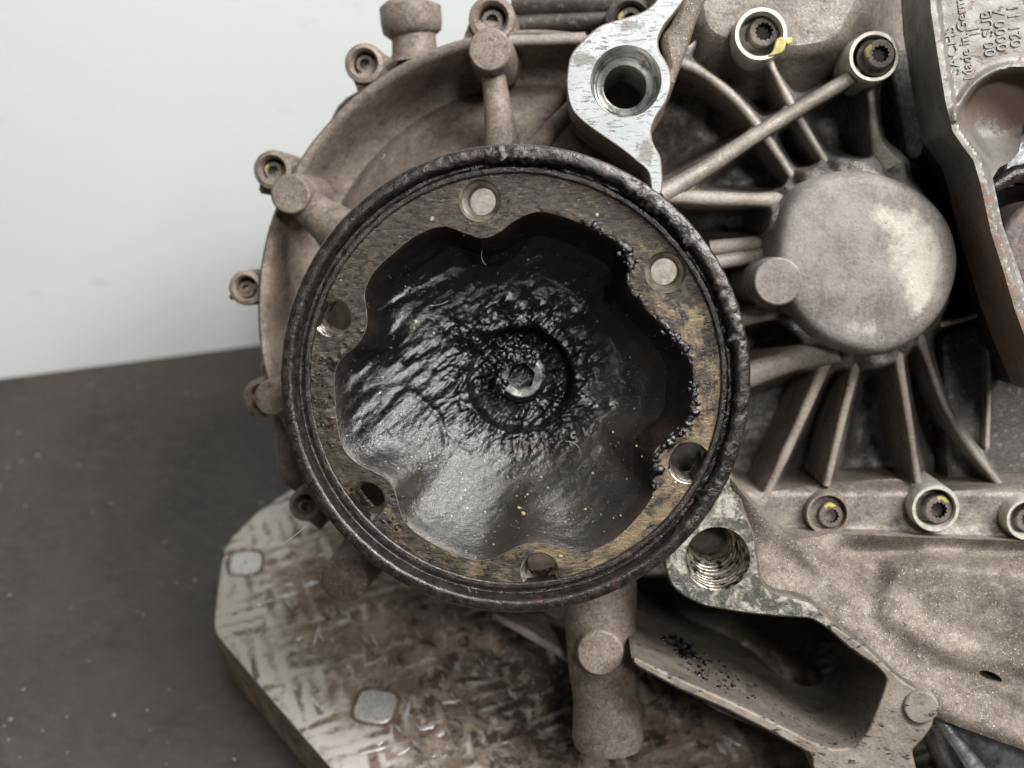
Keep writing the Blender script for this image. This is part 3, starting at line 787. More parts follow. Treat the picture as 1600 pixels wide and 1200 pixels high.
def casing_floor():
    """pocketed casting between the ribs: fillets run into every rib, boss and the dome"""
    poly = [(985, 150), (1090, 60), (1300, 40), (1352, 60), (1400, 120), (1440, 230), (1500, 300), (1560, 420), (1600, 560), (1640, 800), (1160, 800), (1080, 500)]
    segs = []
    for path, m in ribs:
        q = catmull(np.array(path, float), 14, False) if len(path) > 2 else np.array(path, float)
        segs.append(q)
    def wf(x, y):
        w = -6.4+.35*fbm(x/120, y/120, 5.)+.08*fbm(x/35, y/35, 8.)
        w = w+.7*np.exp(-((x-1165)**2/3600+(y-275)**2/500))-.8*sst(1440, 1500, x)
        w = w+.6*np.exp(-((x-1400)**2/6000+(y-725)**2/500))+.6*np.exp(-((x-1100)**2/2500+(y-230)**2/6000))
        D = []; T = []
        for q in segs:
            d = np.full(x.shape, 1e9); tw = np.zeros(x.shape)
            for a, b in zip(q[:-1], q[1:]):
                e = b[:2]-a[:2]; t = np.clip(((x-a[0])*e[0]+(y-a[1])*e[1])/(e@e+1e-9), 0, 1)
                dd = np.hypot(x-a[0]-t*e[0], y-a[1]-t*e[1])-(a[3]+t*(b[3]-a[3]))
                k = dd < d; d = np.where(k, dd, d); tw = np.where(k, a[2]+t*(b[2]-a[2]), tw)
            D.append(d); T.append(tw)
        D.append(-polydist(DOME_FACE, x, y)-10-24*(1-sst(1370, 1450, x))); T.append(np.full(x.shape, -2.25))
        for cx, cy, r, t in ((1189, 53, 36, -4.0), (1366, 88, 34, -4.0), (1216, 440, 43, -1.78), (1060, 60, 30, -3.5)):
            D.append(np.hypot(x-cx, y-cy)-r); T.append(np.full(x.shape, t))
        D = np.array(D); T = np.array(T); k = 9.0
        m = D.min(0); e = np.exp(-(D-m)/k); ds = m-k*np.log(e.sum(0))
        e2 = np.exp(-(D-m)/6.0); top = (T*e2).sum(0)/e2.sum(0)-.28
        f = 1-sst(-3, 11, ds)**.7
        foot = .35*np.exp(-np.maximum(ds-9, 0)/9)
        return w+(top-w)*f+foot*(1-f)
    mb = MB(); hfield(mb, poly, wf, 4, -7.6); mb.build("casing_floor", FLOORC, GB, 75)
casing_floor()
for p, m in ribs: rib("rib", p, WB, m, GB)
# web where the ribs meet beside the mount
mb = MB(); pad(mb, roundpoly(px2([(1030, 285), (1095, 262), (1085, 300), (1030, 318)], -3), .1), -2.85, -6.5, .12); mb.build("web", CAST, GB)
# ---- the dome
def dome():
    w0 = -1.9
    face = DOME_FACE
    lp = catmull(px2(face, w0), 100)
    mb = MB()
    loops = []; cc = lp.mean(0)
    for s, w in ((.10, 0), (.35, 0), (.6, 0), (.8, -.01), (.93, -.015), (1.0, -.05), (1.045, -.14), (1.08, -.32), (1.105, -.65), (1.13, -1.2), (1.17, -2.2), (1.2, -3.4), (1.28, -4.2), (1.4, -4.6), (1.5, -4.9)):
        q = cc+(lp-cc)*s*1.025; ww = w0+w+.03*fbm(q[:, 0]*1.2, q[:, 1]*1.2)*(s < 1.1)
        loops.append(np.column_stack([q, ww]))
    V, F = loft(loops); F.append(tuple(range(100)))
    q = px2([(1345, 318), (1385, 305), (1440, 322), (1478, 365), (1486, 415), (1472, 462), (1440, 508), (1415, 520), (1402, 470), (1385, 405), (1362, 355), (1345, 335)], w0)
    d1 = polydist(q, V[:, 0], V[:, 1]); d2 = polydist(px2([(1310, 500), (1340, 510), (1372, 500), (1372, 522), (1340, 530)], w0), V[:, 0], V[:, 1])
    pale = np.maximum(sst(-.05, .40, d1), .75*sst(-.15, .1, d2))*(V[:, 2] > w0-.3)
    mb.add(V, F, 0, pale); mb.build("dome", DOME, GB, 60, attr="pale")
dome()
boss(1216, 440, -1.86, 37, -6.5, draft=.2, mat=DOME)
# ---- top block with two sleeved bolts
mb = MB(); pad(mb, catmull(px2([(1085, -60), (1220, -70), (1350, -60), (1356, 0), (1340, 38), (1312, 74), (1250, 90), (1160, 84), (1100, 62), (1080, 10)], -3.6), 80), -3.7, -7, .32, .8, 1.6); mb.build("top_block", CASTG, GB, 50)
def sleeve(x, y, w, r_px, depth, mat=SLEEVE, th=.80):
    c = L((x, y), w)[:2]; r = r_px/scl(w); mb = MB()
    lathe(mb, c, [(r*th*.98, w-.9), (r*th, w-.06), (r*(th+.04), w), (r*.96, w), (r, w-.05), (r*1.02, w-.5), (r*1.05, w-depth)], 48)
    lathe(mb, c, [(r*th*.98, w-.9), (.02, w-.92)], 48, mi=1, capend=False)
    o = mb.build("bolt_sleeve", mat, GB, 40, [BOLTD])
    return o
def paint_blob(x, y, w, pts, parent):
    mb = MB(); pad(mb, catmull(px2(pts, w), 24), w+.04, w-.08, .03); o = mb.build("paint_mark", YELLOW, parent, 50)
s = sleeve(1189, 53, -2.9, 40, 2.5); bolt(1194, 49, -3.3, 23); paint_blob(0, 0, -2.88, [(1213, 62), (1222, 58), (1228, 66), (1224, 80), (1212, 86), (1200, 88), (1208, 78)], s); paint_blob(0, 0, -3.45, [(1224, 62), (1236, 58), (1238, 66), (1230, 70)], s)
s = sleeve(1366, 88, -2.9, 38, 2.5); bolt(1376, 84, -2.7, 22, 165)
# ---- lower ledge with bolts
def ledge():
    poly = [(1150, 752), (1190, 770), (1260, 760), (1330, 752), (1400, 748), (1480, 768), (1560, 762), (1680, 748), (1680, 855), (1560, 848), (1400, 842), (1300, 838), (1240, 850), (1180, 812)]
    def wf(x, y):
        return -3.5+.06*fbm(x/50, y/50)+.14*np.exp(-((y-838)/9)**2)-.5*(1-sst(0, 22, y-750))
    mb = MB(); hfield(mb, poly, wf, 6, -7); mb.build("lower_ledge", CASTG, GB, 60)
ledge()
sleeve(1294, 803, -3.15, 34, 2, CAST, .82); bolt(1299, 806, -3.3, 20, 100)
sleeve(1462, 795, -2.9, 37, 2.5); bolt(1467, 797, -3.05, 22, 70)
sleeve(1606, 812, -2.9, 33, 2.5); bolt(1608, 812, -3.2, 20)
# ---- lower body
PANEL = [(1378, 925), (1400, 888), (1450, 872), (1560, 886), (1700, 900), (1700, 1072), (1600, 1052), (1500, 1022), (1430, 985), (1385, 950)]
STRUT_TOP = [(1143, 748), (1181, 842), (1188, 885), (1200, 918), (1239, 932), (1268, 940), (1293, 963), (1352, 1008), (1393, 1046), (1418, 1068), (1480, 1110), (1600, 1160), (1700, 1200)]
RIDGE = [(1150, 755), (1215, 822), (1290, 890), (1370, 958), (1440, 1010), (1520, 1050), (1700, 1130)]
def body():
    poly = [(1140, 745), (1175, 790), (1240, 845), (1300, 834), (1400, 838), (1560, 844), (1700, 850), (1700, 1210), (1600, 1172), (1500, 1136), (1430, 1110), (1385, 1060), (1352, 1018), (1293, 976), (1262, 955), (1190, 940), (1176, 880), (1165, 840)]
    def wf(x, y):
        ds = linedist(STRUT_TOP, x, y); dr = linedist(RIDGE, x, y); pd = polydist(PANEL, x, y)
        below = sst(-40, 40, (y-RY(x)))
        w = -2.75+.10*fbm(x/90, y/90, 2)+.02*fbm(x/14, y/14, 4)
        w += 1.25*np.exp(-(ds/52)**2)*1.0 + .5*np.exp(-(dr/24)**2)
        w += .75*sst(-30, 14, pd)
        w -= .55*np.exp(-((y-862)/16)**2)*sst(1290, 1340, x)
        return w
    mb = MB(); a = np.linspace(0, 2*np.pi, 28, endpoint=False); ex, ey = 19*np.cos(a), 7*np.sin(a)
    slot = np.stack([1548+ex*.92-ey*.38, 1057+ex*.38+ey*.92], 1)
    hfield(mb, poly, wf, 5, -6.5, holes=[slot]); mb.build("lower_case", CASTS, GB, 60, [BOLTD])
def RY(x): return np.interp(x, [p[0] for p in RIDGE], [p[1] for p in RIDGE])
body()
# ---- machined lower boss and frame round the pocket
def frame():
    w0 = -1.05
    out = [(1060, 840), (1100, 800), (1135, 735), (1150, 752), (1165, 800), (1181, 842), (1186, 880), (1188, 900), (1198, 918), (1215, 928), (1239, 931), (1268, 939), (1293, 963), (1352, 1008), (1393, 1046), (1414, 1066), (1440, 1080),
           (1462, 1105), (1458, 1135), (1440, 1160), (1425, 1172), (1432, 1200), (1440, 1260), (1300, 1260), (1268, 1200), (1268, 1181), (1206, 1146), (1130, 1108), (1060, 1078), (990, 1040), (985, 1024), (1062, 1060), (1135, 1092), (1210, 1128), (1268, 1158), (1300, 1170), (1327, 1168), (1345, 1156), (1356, 1140), (1377, 1088), (1385, 1060), (1368, 1042),
           (1327, 1015), (1293, 983), (1268, 967), (1215, 964), (1164, 959), (1102, 948), (1070, 934), (1048, 915), (1036, 880)]
    lp = resample(roundpoly(px2(out, w0), .12, 4), 330)
    c = L((1121, 873), w0)[:2]; r = 51/scl(w0); ri = 33/scl(w0)
    ff = lambda x, y, d: .03*fbm(x*3, y*3)+.02*fbm(x*9, y*9)
    mb = MB(); pad(mb, lp, w0, -5.2, .05, .10, 0, [(c, [(r, 0), (r*.96, -.05), (r*.86, -.45), (r*.76, -.6), (ri*1.1, -.72), (ri, -.8), (ri*.97, -1.5)])], off=(.12, -.22), mi=1, face_mi=0, hole_mi=2, facefn=ff, step=.12)
    mb.build("pocket_frame", MUD, GB, 40, [OILSHADE, THREAD, BOLTD])
frame()
# oil stained web covering the strut faces away from the boss (cast skin, a hair proud)
def skin(pts, w, name="cast_skin"):
    mb = MB(); lp = resample(roundpoly(px2(pts, w), .08, 4), 160)
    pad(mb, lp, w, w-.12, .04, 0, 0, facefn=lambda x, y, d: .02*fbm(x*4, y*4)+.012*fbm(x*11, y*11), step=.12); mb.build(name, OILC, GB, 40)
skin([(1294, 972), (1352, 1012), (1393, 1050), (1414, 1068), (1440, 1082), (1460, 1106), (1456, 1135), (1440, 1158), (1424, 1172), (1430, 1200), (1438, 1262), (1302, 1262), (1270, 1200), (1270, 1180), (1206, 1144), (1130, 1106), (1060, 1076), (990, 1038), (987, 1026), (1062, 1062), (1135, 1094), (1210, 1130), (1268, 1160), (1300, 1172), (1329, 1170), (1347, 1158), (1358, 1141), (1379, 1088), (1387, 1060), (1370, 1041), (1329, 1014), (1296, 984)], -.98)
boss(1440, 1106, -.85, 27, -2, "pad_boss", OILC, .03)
# pocket floor sloping back
def pocket_w(x, y):
    t = (y-(1022+(x-985)*.505))                         # px above(-)/below the lower strut line
    w = -1.9+t*.036-4.5*sst(-30, -90, t)-2.6*sst(1190, 1330, x)*sst(70, -60, t)
    return np.clip(w, -9.4, -1.7)+.05*fbm(x/30, y/30)
def pocket():
    poly = [(985, 1022), (975, 905), (1060, 900), (1180, 935), (1290, 960), (1400, 1040), (1400, 1100), (1350, 1175), (1260, 1170), (1120, 1110)]
    mb = MB(); hfield(mb, poly, pocket_w, 5, -9.8); mb.build("pocket_floor", OILSHADE, GB, 60)
pocket()
# grease lumps and dabs thrown into the pocket
pts = []
for _ in range(230):                                    # on the inner face of the lower strut
    big = rng.uniform() < .5
    x = rng.normal(1078, 13) if big else rng.normal(1118, 30); d = rng.normal(2.5, .35) if big else rng.normal(1.7, .6)
    if d < .2: continue
    p = L((x, 1026+(x-985)*.468), -1.05); pts.append((p[0], p[1]+.03+d*.02, -1.05-d))
grit("grease_lumps", pts, GREASEB, .04, .11, parent=GB, sm=90, flat=1.6)
# ---- vertical spigot with its pad
mb = MB(); tube(mb, [L((936, 880), -3.3), L((938, 960), -3.3), L((940, 1040), -3.3), L((946, 1085), -3.3), L((950, 1110), -3.3), L((950, 1150), -3.3), L((950, 1166), -3.3)], [.98, .92, .86, .84, .90, .93, .84], 36)
sp = mb.build("spigot", CAST, GB, 50)
boss(938, 1021, -2.05, 37, -3.4, "pad_boss", CAST, .06).parent = sp
rib("rib", [(770, 962, -4.6, 6), (830, 995, -4.2, 7), (890, 1030, -3.8, 8)], -6.0, BROWN, GB)
# ---- shiny facets bottom right
mb = MB()
pad(mb, roundpoly(px2([(1448, 1128), (1490, 1112), (1700, 1170), (1700, 1300), (1520, 1300)], -3), .1), -2.9, -6, .2); mb.build("lower_web", SHINY, GB)
rib("rib", [(1462, 1115, -2.2, 9), (1500, 1165, -2.1, 11), (1545, 1230, -2.0, 14)], -6, SHINY, GB)

# ================================================================== DRIVE FLANGE
FG = thing("drive_flange", "round grease caked drive flange with six bolt holes and a black bowl", "flange", GM)
CW = L((801, 598), .4)[:2]
RO = 369/scl(.4)
HOLES = [(750, 313, 33), (1040, 425, 32), (1077, 724, 34), (843, 893, 31), (572, 783, 32), (520, 497, 31)]
WAVY = [(840, 331), (884, 340), (922, 356), (957, 375), (975, 391), (981, 412), (979, 438), (989, 461), (1020, 495), (1052, 530), (1074, 559), (1082, 583), (1081, 610), (1077, 647), (1063, 673), (1037, 690), (1020, 713), (1018, 747), (1018, 777),
        (997, 807), (967, 837), (937, 855), (907, 862), (880, 857), (847, 849), (820, 850), (797, 860), (775, 871), (750, 876), (720, 869), (687, 855), (653, 835), (631, 813), (622, 787), (615, 763), (602, 747), (580, 735), (557, 723), (537, 700), (527, 663), (523, 613),
        (524, 578), (537, 556), (559, 537), (572, 511), (572, 486), (569, 461), (575, 439), (591, 416), (616, 394), (648, 369), (683, 355), (705, 356), (730, 366), (756, 372), (780, 363), (806, 344)]
RF = 4.66
def flange():
    # rim, built rough
    ro = RO
    prof = [(RF-.02, -.30), (RF, .0), (RF+.015, .06), (RF+.03, .065), (RF+.14, .07), (RF+.16, .05), (RF+.17, -.03), (RF+.28, -.04), (RF+.305, .10), (RF+.325, .33), (RF+.345, .39), (RF+.38, .415), (RF+.43, .42), (RF+.48, .418), (RF+.52, .412), (ro-.06, .40), (ro-.03, .385), (ro-.005, .34), (ro, .12), (ro, -.1), (ro-.02, -.38), (ro-.1, -.5), (RF+.2, -.72), (RF+.06, -1.03), (RF-.02, -1.06)]
    # finer profile
    prof = np.array(prof); prof = np.vstack([resample(prof[:19], 60, False), prof[19:]])
    n = 620
    def dp(V):
        a = np.arctan2(V[:, 1]-CW[1], V[:, 0]-CW[0]); rr = np.hypot(V[:, 0]-CW[0], V[:, 1]-CW[1])
        crust = sst(-1.0, -.3, a)*(1-sst(1.75, 2.3, a))*(.35+.9*sst(-.3, .35, fbm(V[:, 0]*.9, V[:, 1]*.9, 4.)))
        lip = np.exp(-((rr-(RF+.34))/.09)**2)*(V[:, 2] > .12)
        top = sst(RF+.10, RF+.22, rr)*sst(-.3, 0, V[:, 2])
        n1 = fbm(V[:, 0]*3.2, V[:, 1]*3.2, V[:, 2]*3); n2 = fbm(V[:, 0]*11, V[:, 1]*11, V[:, 2]*9, 3)
        n2 = .6*fbm(V[:, 0]*5.5, V[:, 1]*5.5, V[:, 2]*5)+.5*n2+.25*fbm(V[:, 0]*2.2, V[:, 1]*2.2, 8.)
        rad = (-.10*crust*lip*np.maximum(n2+.2, 0)*2.0)+(.005+.03*crust)*n2*top*(rr < ro-.05)-.010*n1+.02*np.maximum(n2-.35, 0)*(rr > ro-.1)
        z = top*(.006*n1+(.003+.036*crust)*n2+.008*fbm(V[:, 0]*1.1, V[:, 1]*1.1, 6.))
        u = np.stack([np.cos(a), np.sin(a)], 1)
        return np.column_stack([u*rad[:, None], z])
    mb = MB(); lathe(mb, CW, prof, n, disp=dp, capend=False); mb.build("rim", CRUST, FG, 70)
    # turned face with six holes and the wavy inner edge
    wav = catmull(px2(WAVY, 0), 260); wav = ccw(wav)
    hs = [(L((x, y), 0)[:2], r/scl(0)) for x, y, r in HOLES]
    hl = [circle(c, r, 40) for c, r in hs]
    outer = circle(CW, RF+.01, 200)
    st = .06
    g = np.arange(-RF, RF, st); gx, gy = np.meshgrid(g, g); gx, gy = gx.ravel()+CW[0], gy.ravel()+CW[1]
    ok = (np.hypot(gx-CW[0], gy-CW[1]) < RF-.03) & (polydist(wav, gx, gy) < -.03)
    for c, r in hs: ok &= np.hypot(gx-c[0], gy-c[1]) > r+.03
    v, t = cap([outer, wav]+hl, np.stack([gx, gy], 1)[ok])
    x, y = v[:, 0], v[:, 1]
    dw = -polydist(wav, x, y); a = np.arctan2(y-CW[1], x-CW[0])
    right = sst(-.7, 0, a)*(1-sst(1.15, 1.6, a)); left = sst(2.6, 2.9, np.abs(a))
    n2 = fbm(x*7, y*7, 1.); n3 = fbm(x*16, y*16, 3., 3)
    near = np.exp(-(dw/.16)**2)*right+.55*np.exp(-(dw/.25)**2)*left
    w = near*np.maximum(n2*.16+n3*.09+.03, 0)+.05*left*np.maximum(fbm(x*5, y*9, 4.), 0)+.004*n2
    w[dw < .01] = 0
    dh = np.min([np.hypot(x-c[0], y-c[1])-r for c, r in hs], 0); w *= sst(0, .1, dh)
    mb = MB(); mb.add(np.column_stack([v, w]), t); mb.build("bolt_face", ANN, FG, 60)
    # worn bright lip of the wavy edge
    mb = MB(); q = wav-CW; aa = np.degrees(np.arctan2(q[:, 1], q[:, 0])) % 360; i0 = int(np.argmin(np.abs(aa-120))); i1 = int(np.argmin(np.abs(aa-292)))
    sg = np.array([wav[k % len(wav)] for k in range(i0, i1+1 if i1 > i0 else i1+len(wav)+1)]); wd_ = (.006+.006*np.maximum(fbm(sg[:, 0]*3, sg[:, 1]*3), -.6))[:, None]
    tn = np.gradient(sg, axis=0); tn /= np.linalg.norm(tn, axis=1)[:, None]; tn = np.stack([-tn[:, 1], tn[:, 0]], 1)
    V, F = loft([at(sg-tn*wd_, .003), at(sg, .009), at(sg+tn*.012, -.02), at(sg+tn*.015, -.1)], False); mb.add(V, F); mb.build("edge_lip", STEEL3, FG, 60)
    pts = []
    wr = [p for p in WAVY]
    i0, i1 = wr.index((922, 356)), wr.index((1018, 777)); q = resample(px2(wr[i0:i1+1], 0), 400, False); dn = np.gradient(q, axis=0); dn /= np.linalg.norm(dn, axis=1)[:, None]
    dn = np.stack([-dn[:, 1], dn[:, 0]], 1)
    amp = sst(-.25, .3, fbm(np.arange(400)/28., np.zeros(400)+.5))
    mb = MB(); rr_ = .022+amp*(.065+.15*np.maximum(fbm(np.arange(400)/9., np.zeros(400)+3.), 0)); P = np.column_stack([q+dn*(.02+rr_*.5)[:, None], np.full(400, .0)])
    tube(mb, P, rr_, 14); V = np.array(mb.v); dsp = fbm(V[:, 0]*7, V[:, 1]*7, V[:, 2]*7)*.035+fbm(V[:, 0]*19, V[:, 1]*19, V[:, 2]*19, 2)*.014; C_ = np.repeat(P, 14, 0)
    nv = V-C_; nv /= np.linalg.norm(nv, axis=1)[:, None]+1e-9; V = V+nv*dsp[:, None]; V[:, 2] *= .6; mb.v = [tuple(p) for p in V]
    mb.build("grease_bead", GREASEB, FG, 80)
    for _ in range(170):
        i = rng.integers(0, 400)
        if rng.uniform() > amp[i]: continue
        p = q[i]+dn[i]*rng.normal(.05, .075); pts.append((p[0], p[1], .0+rng.uniform(-.02, .04)))
    for _ in range(130):                              # smears on the left and lower left of the face
        x, y = (rng.normal(497, 14), rng.uniform(560, 740)) if rng.uniform() < .6 else (rng.normal(600, 18), rng.normal(815, 22))
        p = L((x, y), 0.0)
        if np.hypot(p[0]-CW[0], p[1]-CW[1]) < RF and min(np.hypot(p[0]-c_[0], p[1]-c_[1])-r_ for c_, r_ in hs) > .05: pts.append((p[0], p[1], 0.0))
    grit("grease_beads", pts, GREASEB, .025, .07, parent=FG, flat=.7, sm=60)
    # back of the flange and the hub behind it
    mb = MB(); v2, t2 = cap([circle(CW, RF-.01, 120), circle(CW, 3.55, 90)]+[circle(c, r*.72, 40) for c, r in hs]); mb.add(at(v2, -1.05), t2)
    lathe(mb, CW, [(3.55, -1.05), (3.5, -1.6), (3.1, -2.6), (2.8, -3.2), (2.7, -5.4)], 60); mb.build("hub", CRUST, FG, 40)
    # six bores
    for (c, r), thr, deep in zip(hs, (0, 0, 1, 1, 1, 1), (.95, .95, 1.0, 1.0, 1.0, .9)):
        mb = MB()
        pr = ((1, 0), (.95, -.05), (.90, -.30), (.70, -.38), (.66, -.46), (.66, -1.05)) if not thr else ((1, 0), (.94, -.06), (.88, -.14), (.85, -.3), (.84, -.8), (.74, -.95), (.72, -1.05))
        V, F = loft([at(circle(c, r*a_, 40), b_) for a_, b_ in pr]); mb.add(V, F)
        mb.build("bolt_hole", THREAD2 if thr else STEEL2, FG, 40)
    # the bowl
    cb = L((812, 594), -1.8)[:2]; NT, NR = 420, 150
    wv = resample(wav, NT); dirs = wv-cb
    T = np.concatenate([np.linspace(0, .30, 44), np.linspace(.305, .36, 14), np.linspace(.37, .86, 60), np.linspace(.87, 1.0, 32)])
    kn = [(0, -2.25), (.13, -2.25), (.20, -2.22), (.29, -2.16), (.312, -2.02), (.33, -1.80), (.345, -1.76), (.5, -1.66), (.65, -1.52), (.78, -1.30), (.87, -1.0), (.93, -.62), (.965, -.3), (.985, -.10), (1.0, 0)]
    kn2 = kn[:7]+[(.42, -1.68), (.5, -1.52), (.6, -1.28), (.7, -1.02), (.8, -.74), (.88, -.48), (.94, -.25), (.975, -.09), (1.0, 0)]
    wT = np.interp(T, [k[0] for k in kn], [k[1] for k in kn]); wT2 = np.interp(T, [k[0] for k in kn2], [k[1] for k in kn2])
    for q_ in (wT, wT2): q_[1:-1] = .25*q_[:-2]+.5*q_[1:-1]+.25*q_[2:]
    loops = []; thick = []
    RB = np.linalg.norm(dirs, axis=1)
    STK = [(700, 515, 790, 470, .16, .09), (735, 520, 775, 500, .1, .08), (650, 610, 690, 650, .07, -.05), (690, 650, 700, 690, .06, -.05), (700, 682, 735, 700, .05, -.03), (850, 520, 930, 480, .12, .06),
           (610, 480, 690, 440, .10, .05), (900, 650, 950, 630, .10, .06), (640, 560, 720, 520, .10, .05), (600, 640, 640, 690, .08, .03), (760, 520, 840, 500, .14, .12), (840, 505, 880, 540, .10, .08)]
    SL = {}
    for q_ in STK:
        for p_ in (q_[:2], q_[2:4]): SL[p_] = L(p_, -1.7)[:2]
    # smooth the waviness away towards the middle
    meanR = RB.mean(); ang = np.unwrap(np.arctan2(dirs[:, 1], dirs[:, 0]))
    mixk = 1-sst(-.75, .35, np.sin(ang)+.45*np.cos(ang))
    for tt, wa_, wb2 in zip(T, wT, wT2):
        w0 = wa_*(1-mixk)+wb2*mixk; bl = sst(.45, .95, tt); R = (RB*bl+meanR*(1-bl))*tt
        R = R if tt > .36 else meanR*tt
        x = cb[0]+R*np.cos(ang); y = cb[1]+R*np.sin(ang)
        up = sst(-.9, .9, (y-cb[1])*.75-(x-cb[0])*.42)
        cen = np.exp(-((tt-.28)/.18)**2)
        k = np.clip(.25+.75*up*sst(.2, .3, tt)+.9*cen, 0, 1)*(1-sst(.90, .99, tt)*.6)
        q = x*.72+y*.69, -x*.69+y*.72
        n1 = fbm(q[0]*.7, q[1]*2.6, 1.5, 3); n2 = fbm(q[0]*2.2, q[1]*6.5, 7., 3); n3 = fbm(x*12, y*12, 2., 3)
        env = 1-sst(.93, 1.0, tt)
        lump = cen*(.25+.75*sst(-.5, .7, up))*(np.maximum(n2, -.1)*.16+np.maximum(n3, 0)*.03)
        w = w0+env*(k*(.07*n1+.03*n2+.008*n3)+lump+.006*n3+.03*fbm(x*.8, y*.8, 9.))
        for (sx, sy, ex_, ey_, wd2, am) in STK:
            ax, ay = SL[(sx, sy)]; bx, by = SL[(ex_, ey_)]; vx, vy = bx-ax, by-ay
            tt2 = np.clip(((x-ax)*vx+(y-ay)*vy)/(vx*vx+vy*vy), 0, 1); dd = np.hypot(x-ax-tt2*vx, y-ay-tt2*vy)
            w = w+am*np.exp(-(dd/wd2)**2)*(1+.8*fbm(q[0]*2+sx, q[1]*9.))
        loops.append(np.stack([x, y, w], 1)); thick.append(k)
    V, F = loft(loops); mb = MB(); mb.add(V, F, 0, np.concatenate(thick)); mb.build("bowl", GREASE, FG, 80, attr="thick")
    # centre bolt with hex socket
    c = L((814, 588), -1.9)[:2]; cc = lambda r: circle(c, r, 36)
    hexa = resample(roundpoly([(c[0]+.36*math.cos(i*math.pi/3+.3), c[1]+.36*math.sin(i*math.pi/3+.3)) for i in range(6)], .02, 3), 36)
    hexa = np.roll(hexa, -int(np.argmin(np.linalg.norm(hexa-cc(.5)[0], axis=1))), 0)
    mb = MB(); V, F = loft([at(cc(.66), -2.4), at(cc(.65), -1.98), at(cc(.60), -1.88), at(cc(.50), -1.85)]); mb.add(V, F)
    nn = len(V); V2 = V.copy(); a_ = np.arctan2(V[:, 1]-c[1], V[:, 0]-c[0]); V2[:, 2] += .04*fbm(V[:, 0]*7, V[:, 1]*7)
    mb.v = [tuple(p) for p in V2]; cb_ = mb.build("centre_bolt", GREASEB, FG, 60)
    mb = MB(); V, F = loft([at(cc(.52), -1.86), at(cc(.48), -1.83), at(hexa, -1.86), at(c+(hexa-c)*.98, -2.4)]); F.append(tuple(range(108, 144))); mb.add(V, F)
    mb.build("hex_socket", STEEL, cb_, 30)
    pts = []
    for _ in range(110):
        a = rng.uniform(.8, 4.0); r = rng.normal(.56, .10); pts.append((c[0]+r*math.cos(a), c[1]+r*math.sin(a), -1.86+rng.uniform(-.05, .08)))
    grit("grease_lumps", pts, GREASEB, .04, .13, parent=FG, flat=1, sm=90)
    # sand crumbs in the bowl and on the face
    pts = []
    def bw(x, y):
        d = np.hypot(x-cb[0], y-cb[1]); ang2 = np.arctan2(y-cb[1], x-cb[0])
        o_ = np.argsort(np.mod(ang, 2*np.pi)); mk_ = float(1-sst(-.75, .35, np.sin(ang2)+.45*np.cos(ang2))); R = np.interp(np.mod(ang2, 2*np.pi), np.mod(ang, 2*np.pi)[o_], RB[o_])
        return float((1-mk_)*np.interp(d/R, T, wT)+mk_*np.interp(d/R, T, wT2)) if d < R else 0.0
    for _ in range(95):
        x, y = rng.normal(850, 125), rng.normal(785, 65); p = L((x, y), -1.0); w = bw(p[0], p[1])
        p = L((x, y), w); w = bw(p[0], p[1])
        if np.hypot(p[0]-CW[0], p[1]-CW[1]) < RF-.1: pts.append((p[0], p[1], w+.02))
    for _ in range(70):
        a, r = rng.uniform(0, 6.28), RF*math.sqrt(rng.uniform(.05, 1)); x, y = CW[0]+r*math.cos(a), CW[1]+r*math.sin(a); pts.append((x, y, bw(x, y)+.02))
    pts = [p for p in pts if min(np.hypot(p[0]-c_[0], p[1]-c_[1])-r_ for c_, r_ in hs) > .04]
    grit("sand_crumbs", pts[::5], CRUMB, .02, .06, parent=FG); grit("fine_sand", [p for i, p in enumerate(pts) if i % 5], DULLC, .006, .032, parent=FG)
    # lint
    mb = MB()
    for x, y, l_, w in ((478, 822, 50, -.2), (745, 925, 16, .1), (760, 385, 30, -.8), (600, 240, 10, .4), (905, 700, 26, -1.2), (700, 470, 30, -1.2)):
        a = rng.uniform(0, 6.3); t = np.linspace(0, 1, 10); b = rng.uniform(-1.5, 1.5)
        P = L((x, y), w)+np.stack([np.cos(a+b*t)*t*l_/70, np.sin(a+b*t)*t*l_/70, .05*np.sin(t*3)], 1); tube(mb, P, .0028, 5)
    o = mb.build("lint", LINT, FG, 60); o["kind"] = "stuff"
    # cast digits
    for txt, x, y, sz in (("44/12", 812, 694, .36), ("1 5", 905, 678, .36)):
        cu = bpy.data.curves.new("cast_digits", 'FONT'); cu.body = txt; cu.size = sz*CM; cu.extrude = .0007; cu.align_x = 'CENTER'; cu.align_y = 'CENTER'
        o = text_mesh('cast_digits', cu, STEEL3, FG)
        p = L((x, y), -1.6); p[2] = bw(p[0], p[1])+.045; o.location = Vector(p)*CM
        o.rotation_euler = (math.radians(-8), 0, math.radians(180+(6 if x < 850 else 22)))
STEEL3 = m_simple("worn_lip_steel", (.12, .11, .10), (.30, .28, .25), 6, .4, .4)
STEEL2 = m_simple("bare_bore_steel", (.14, .125, .10), (.36, .325, .27), 3, .35, .5)
flange()

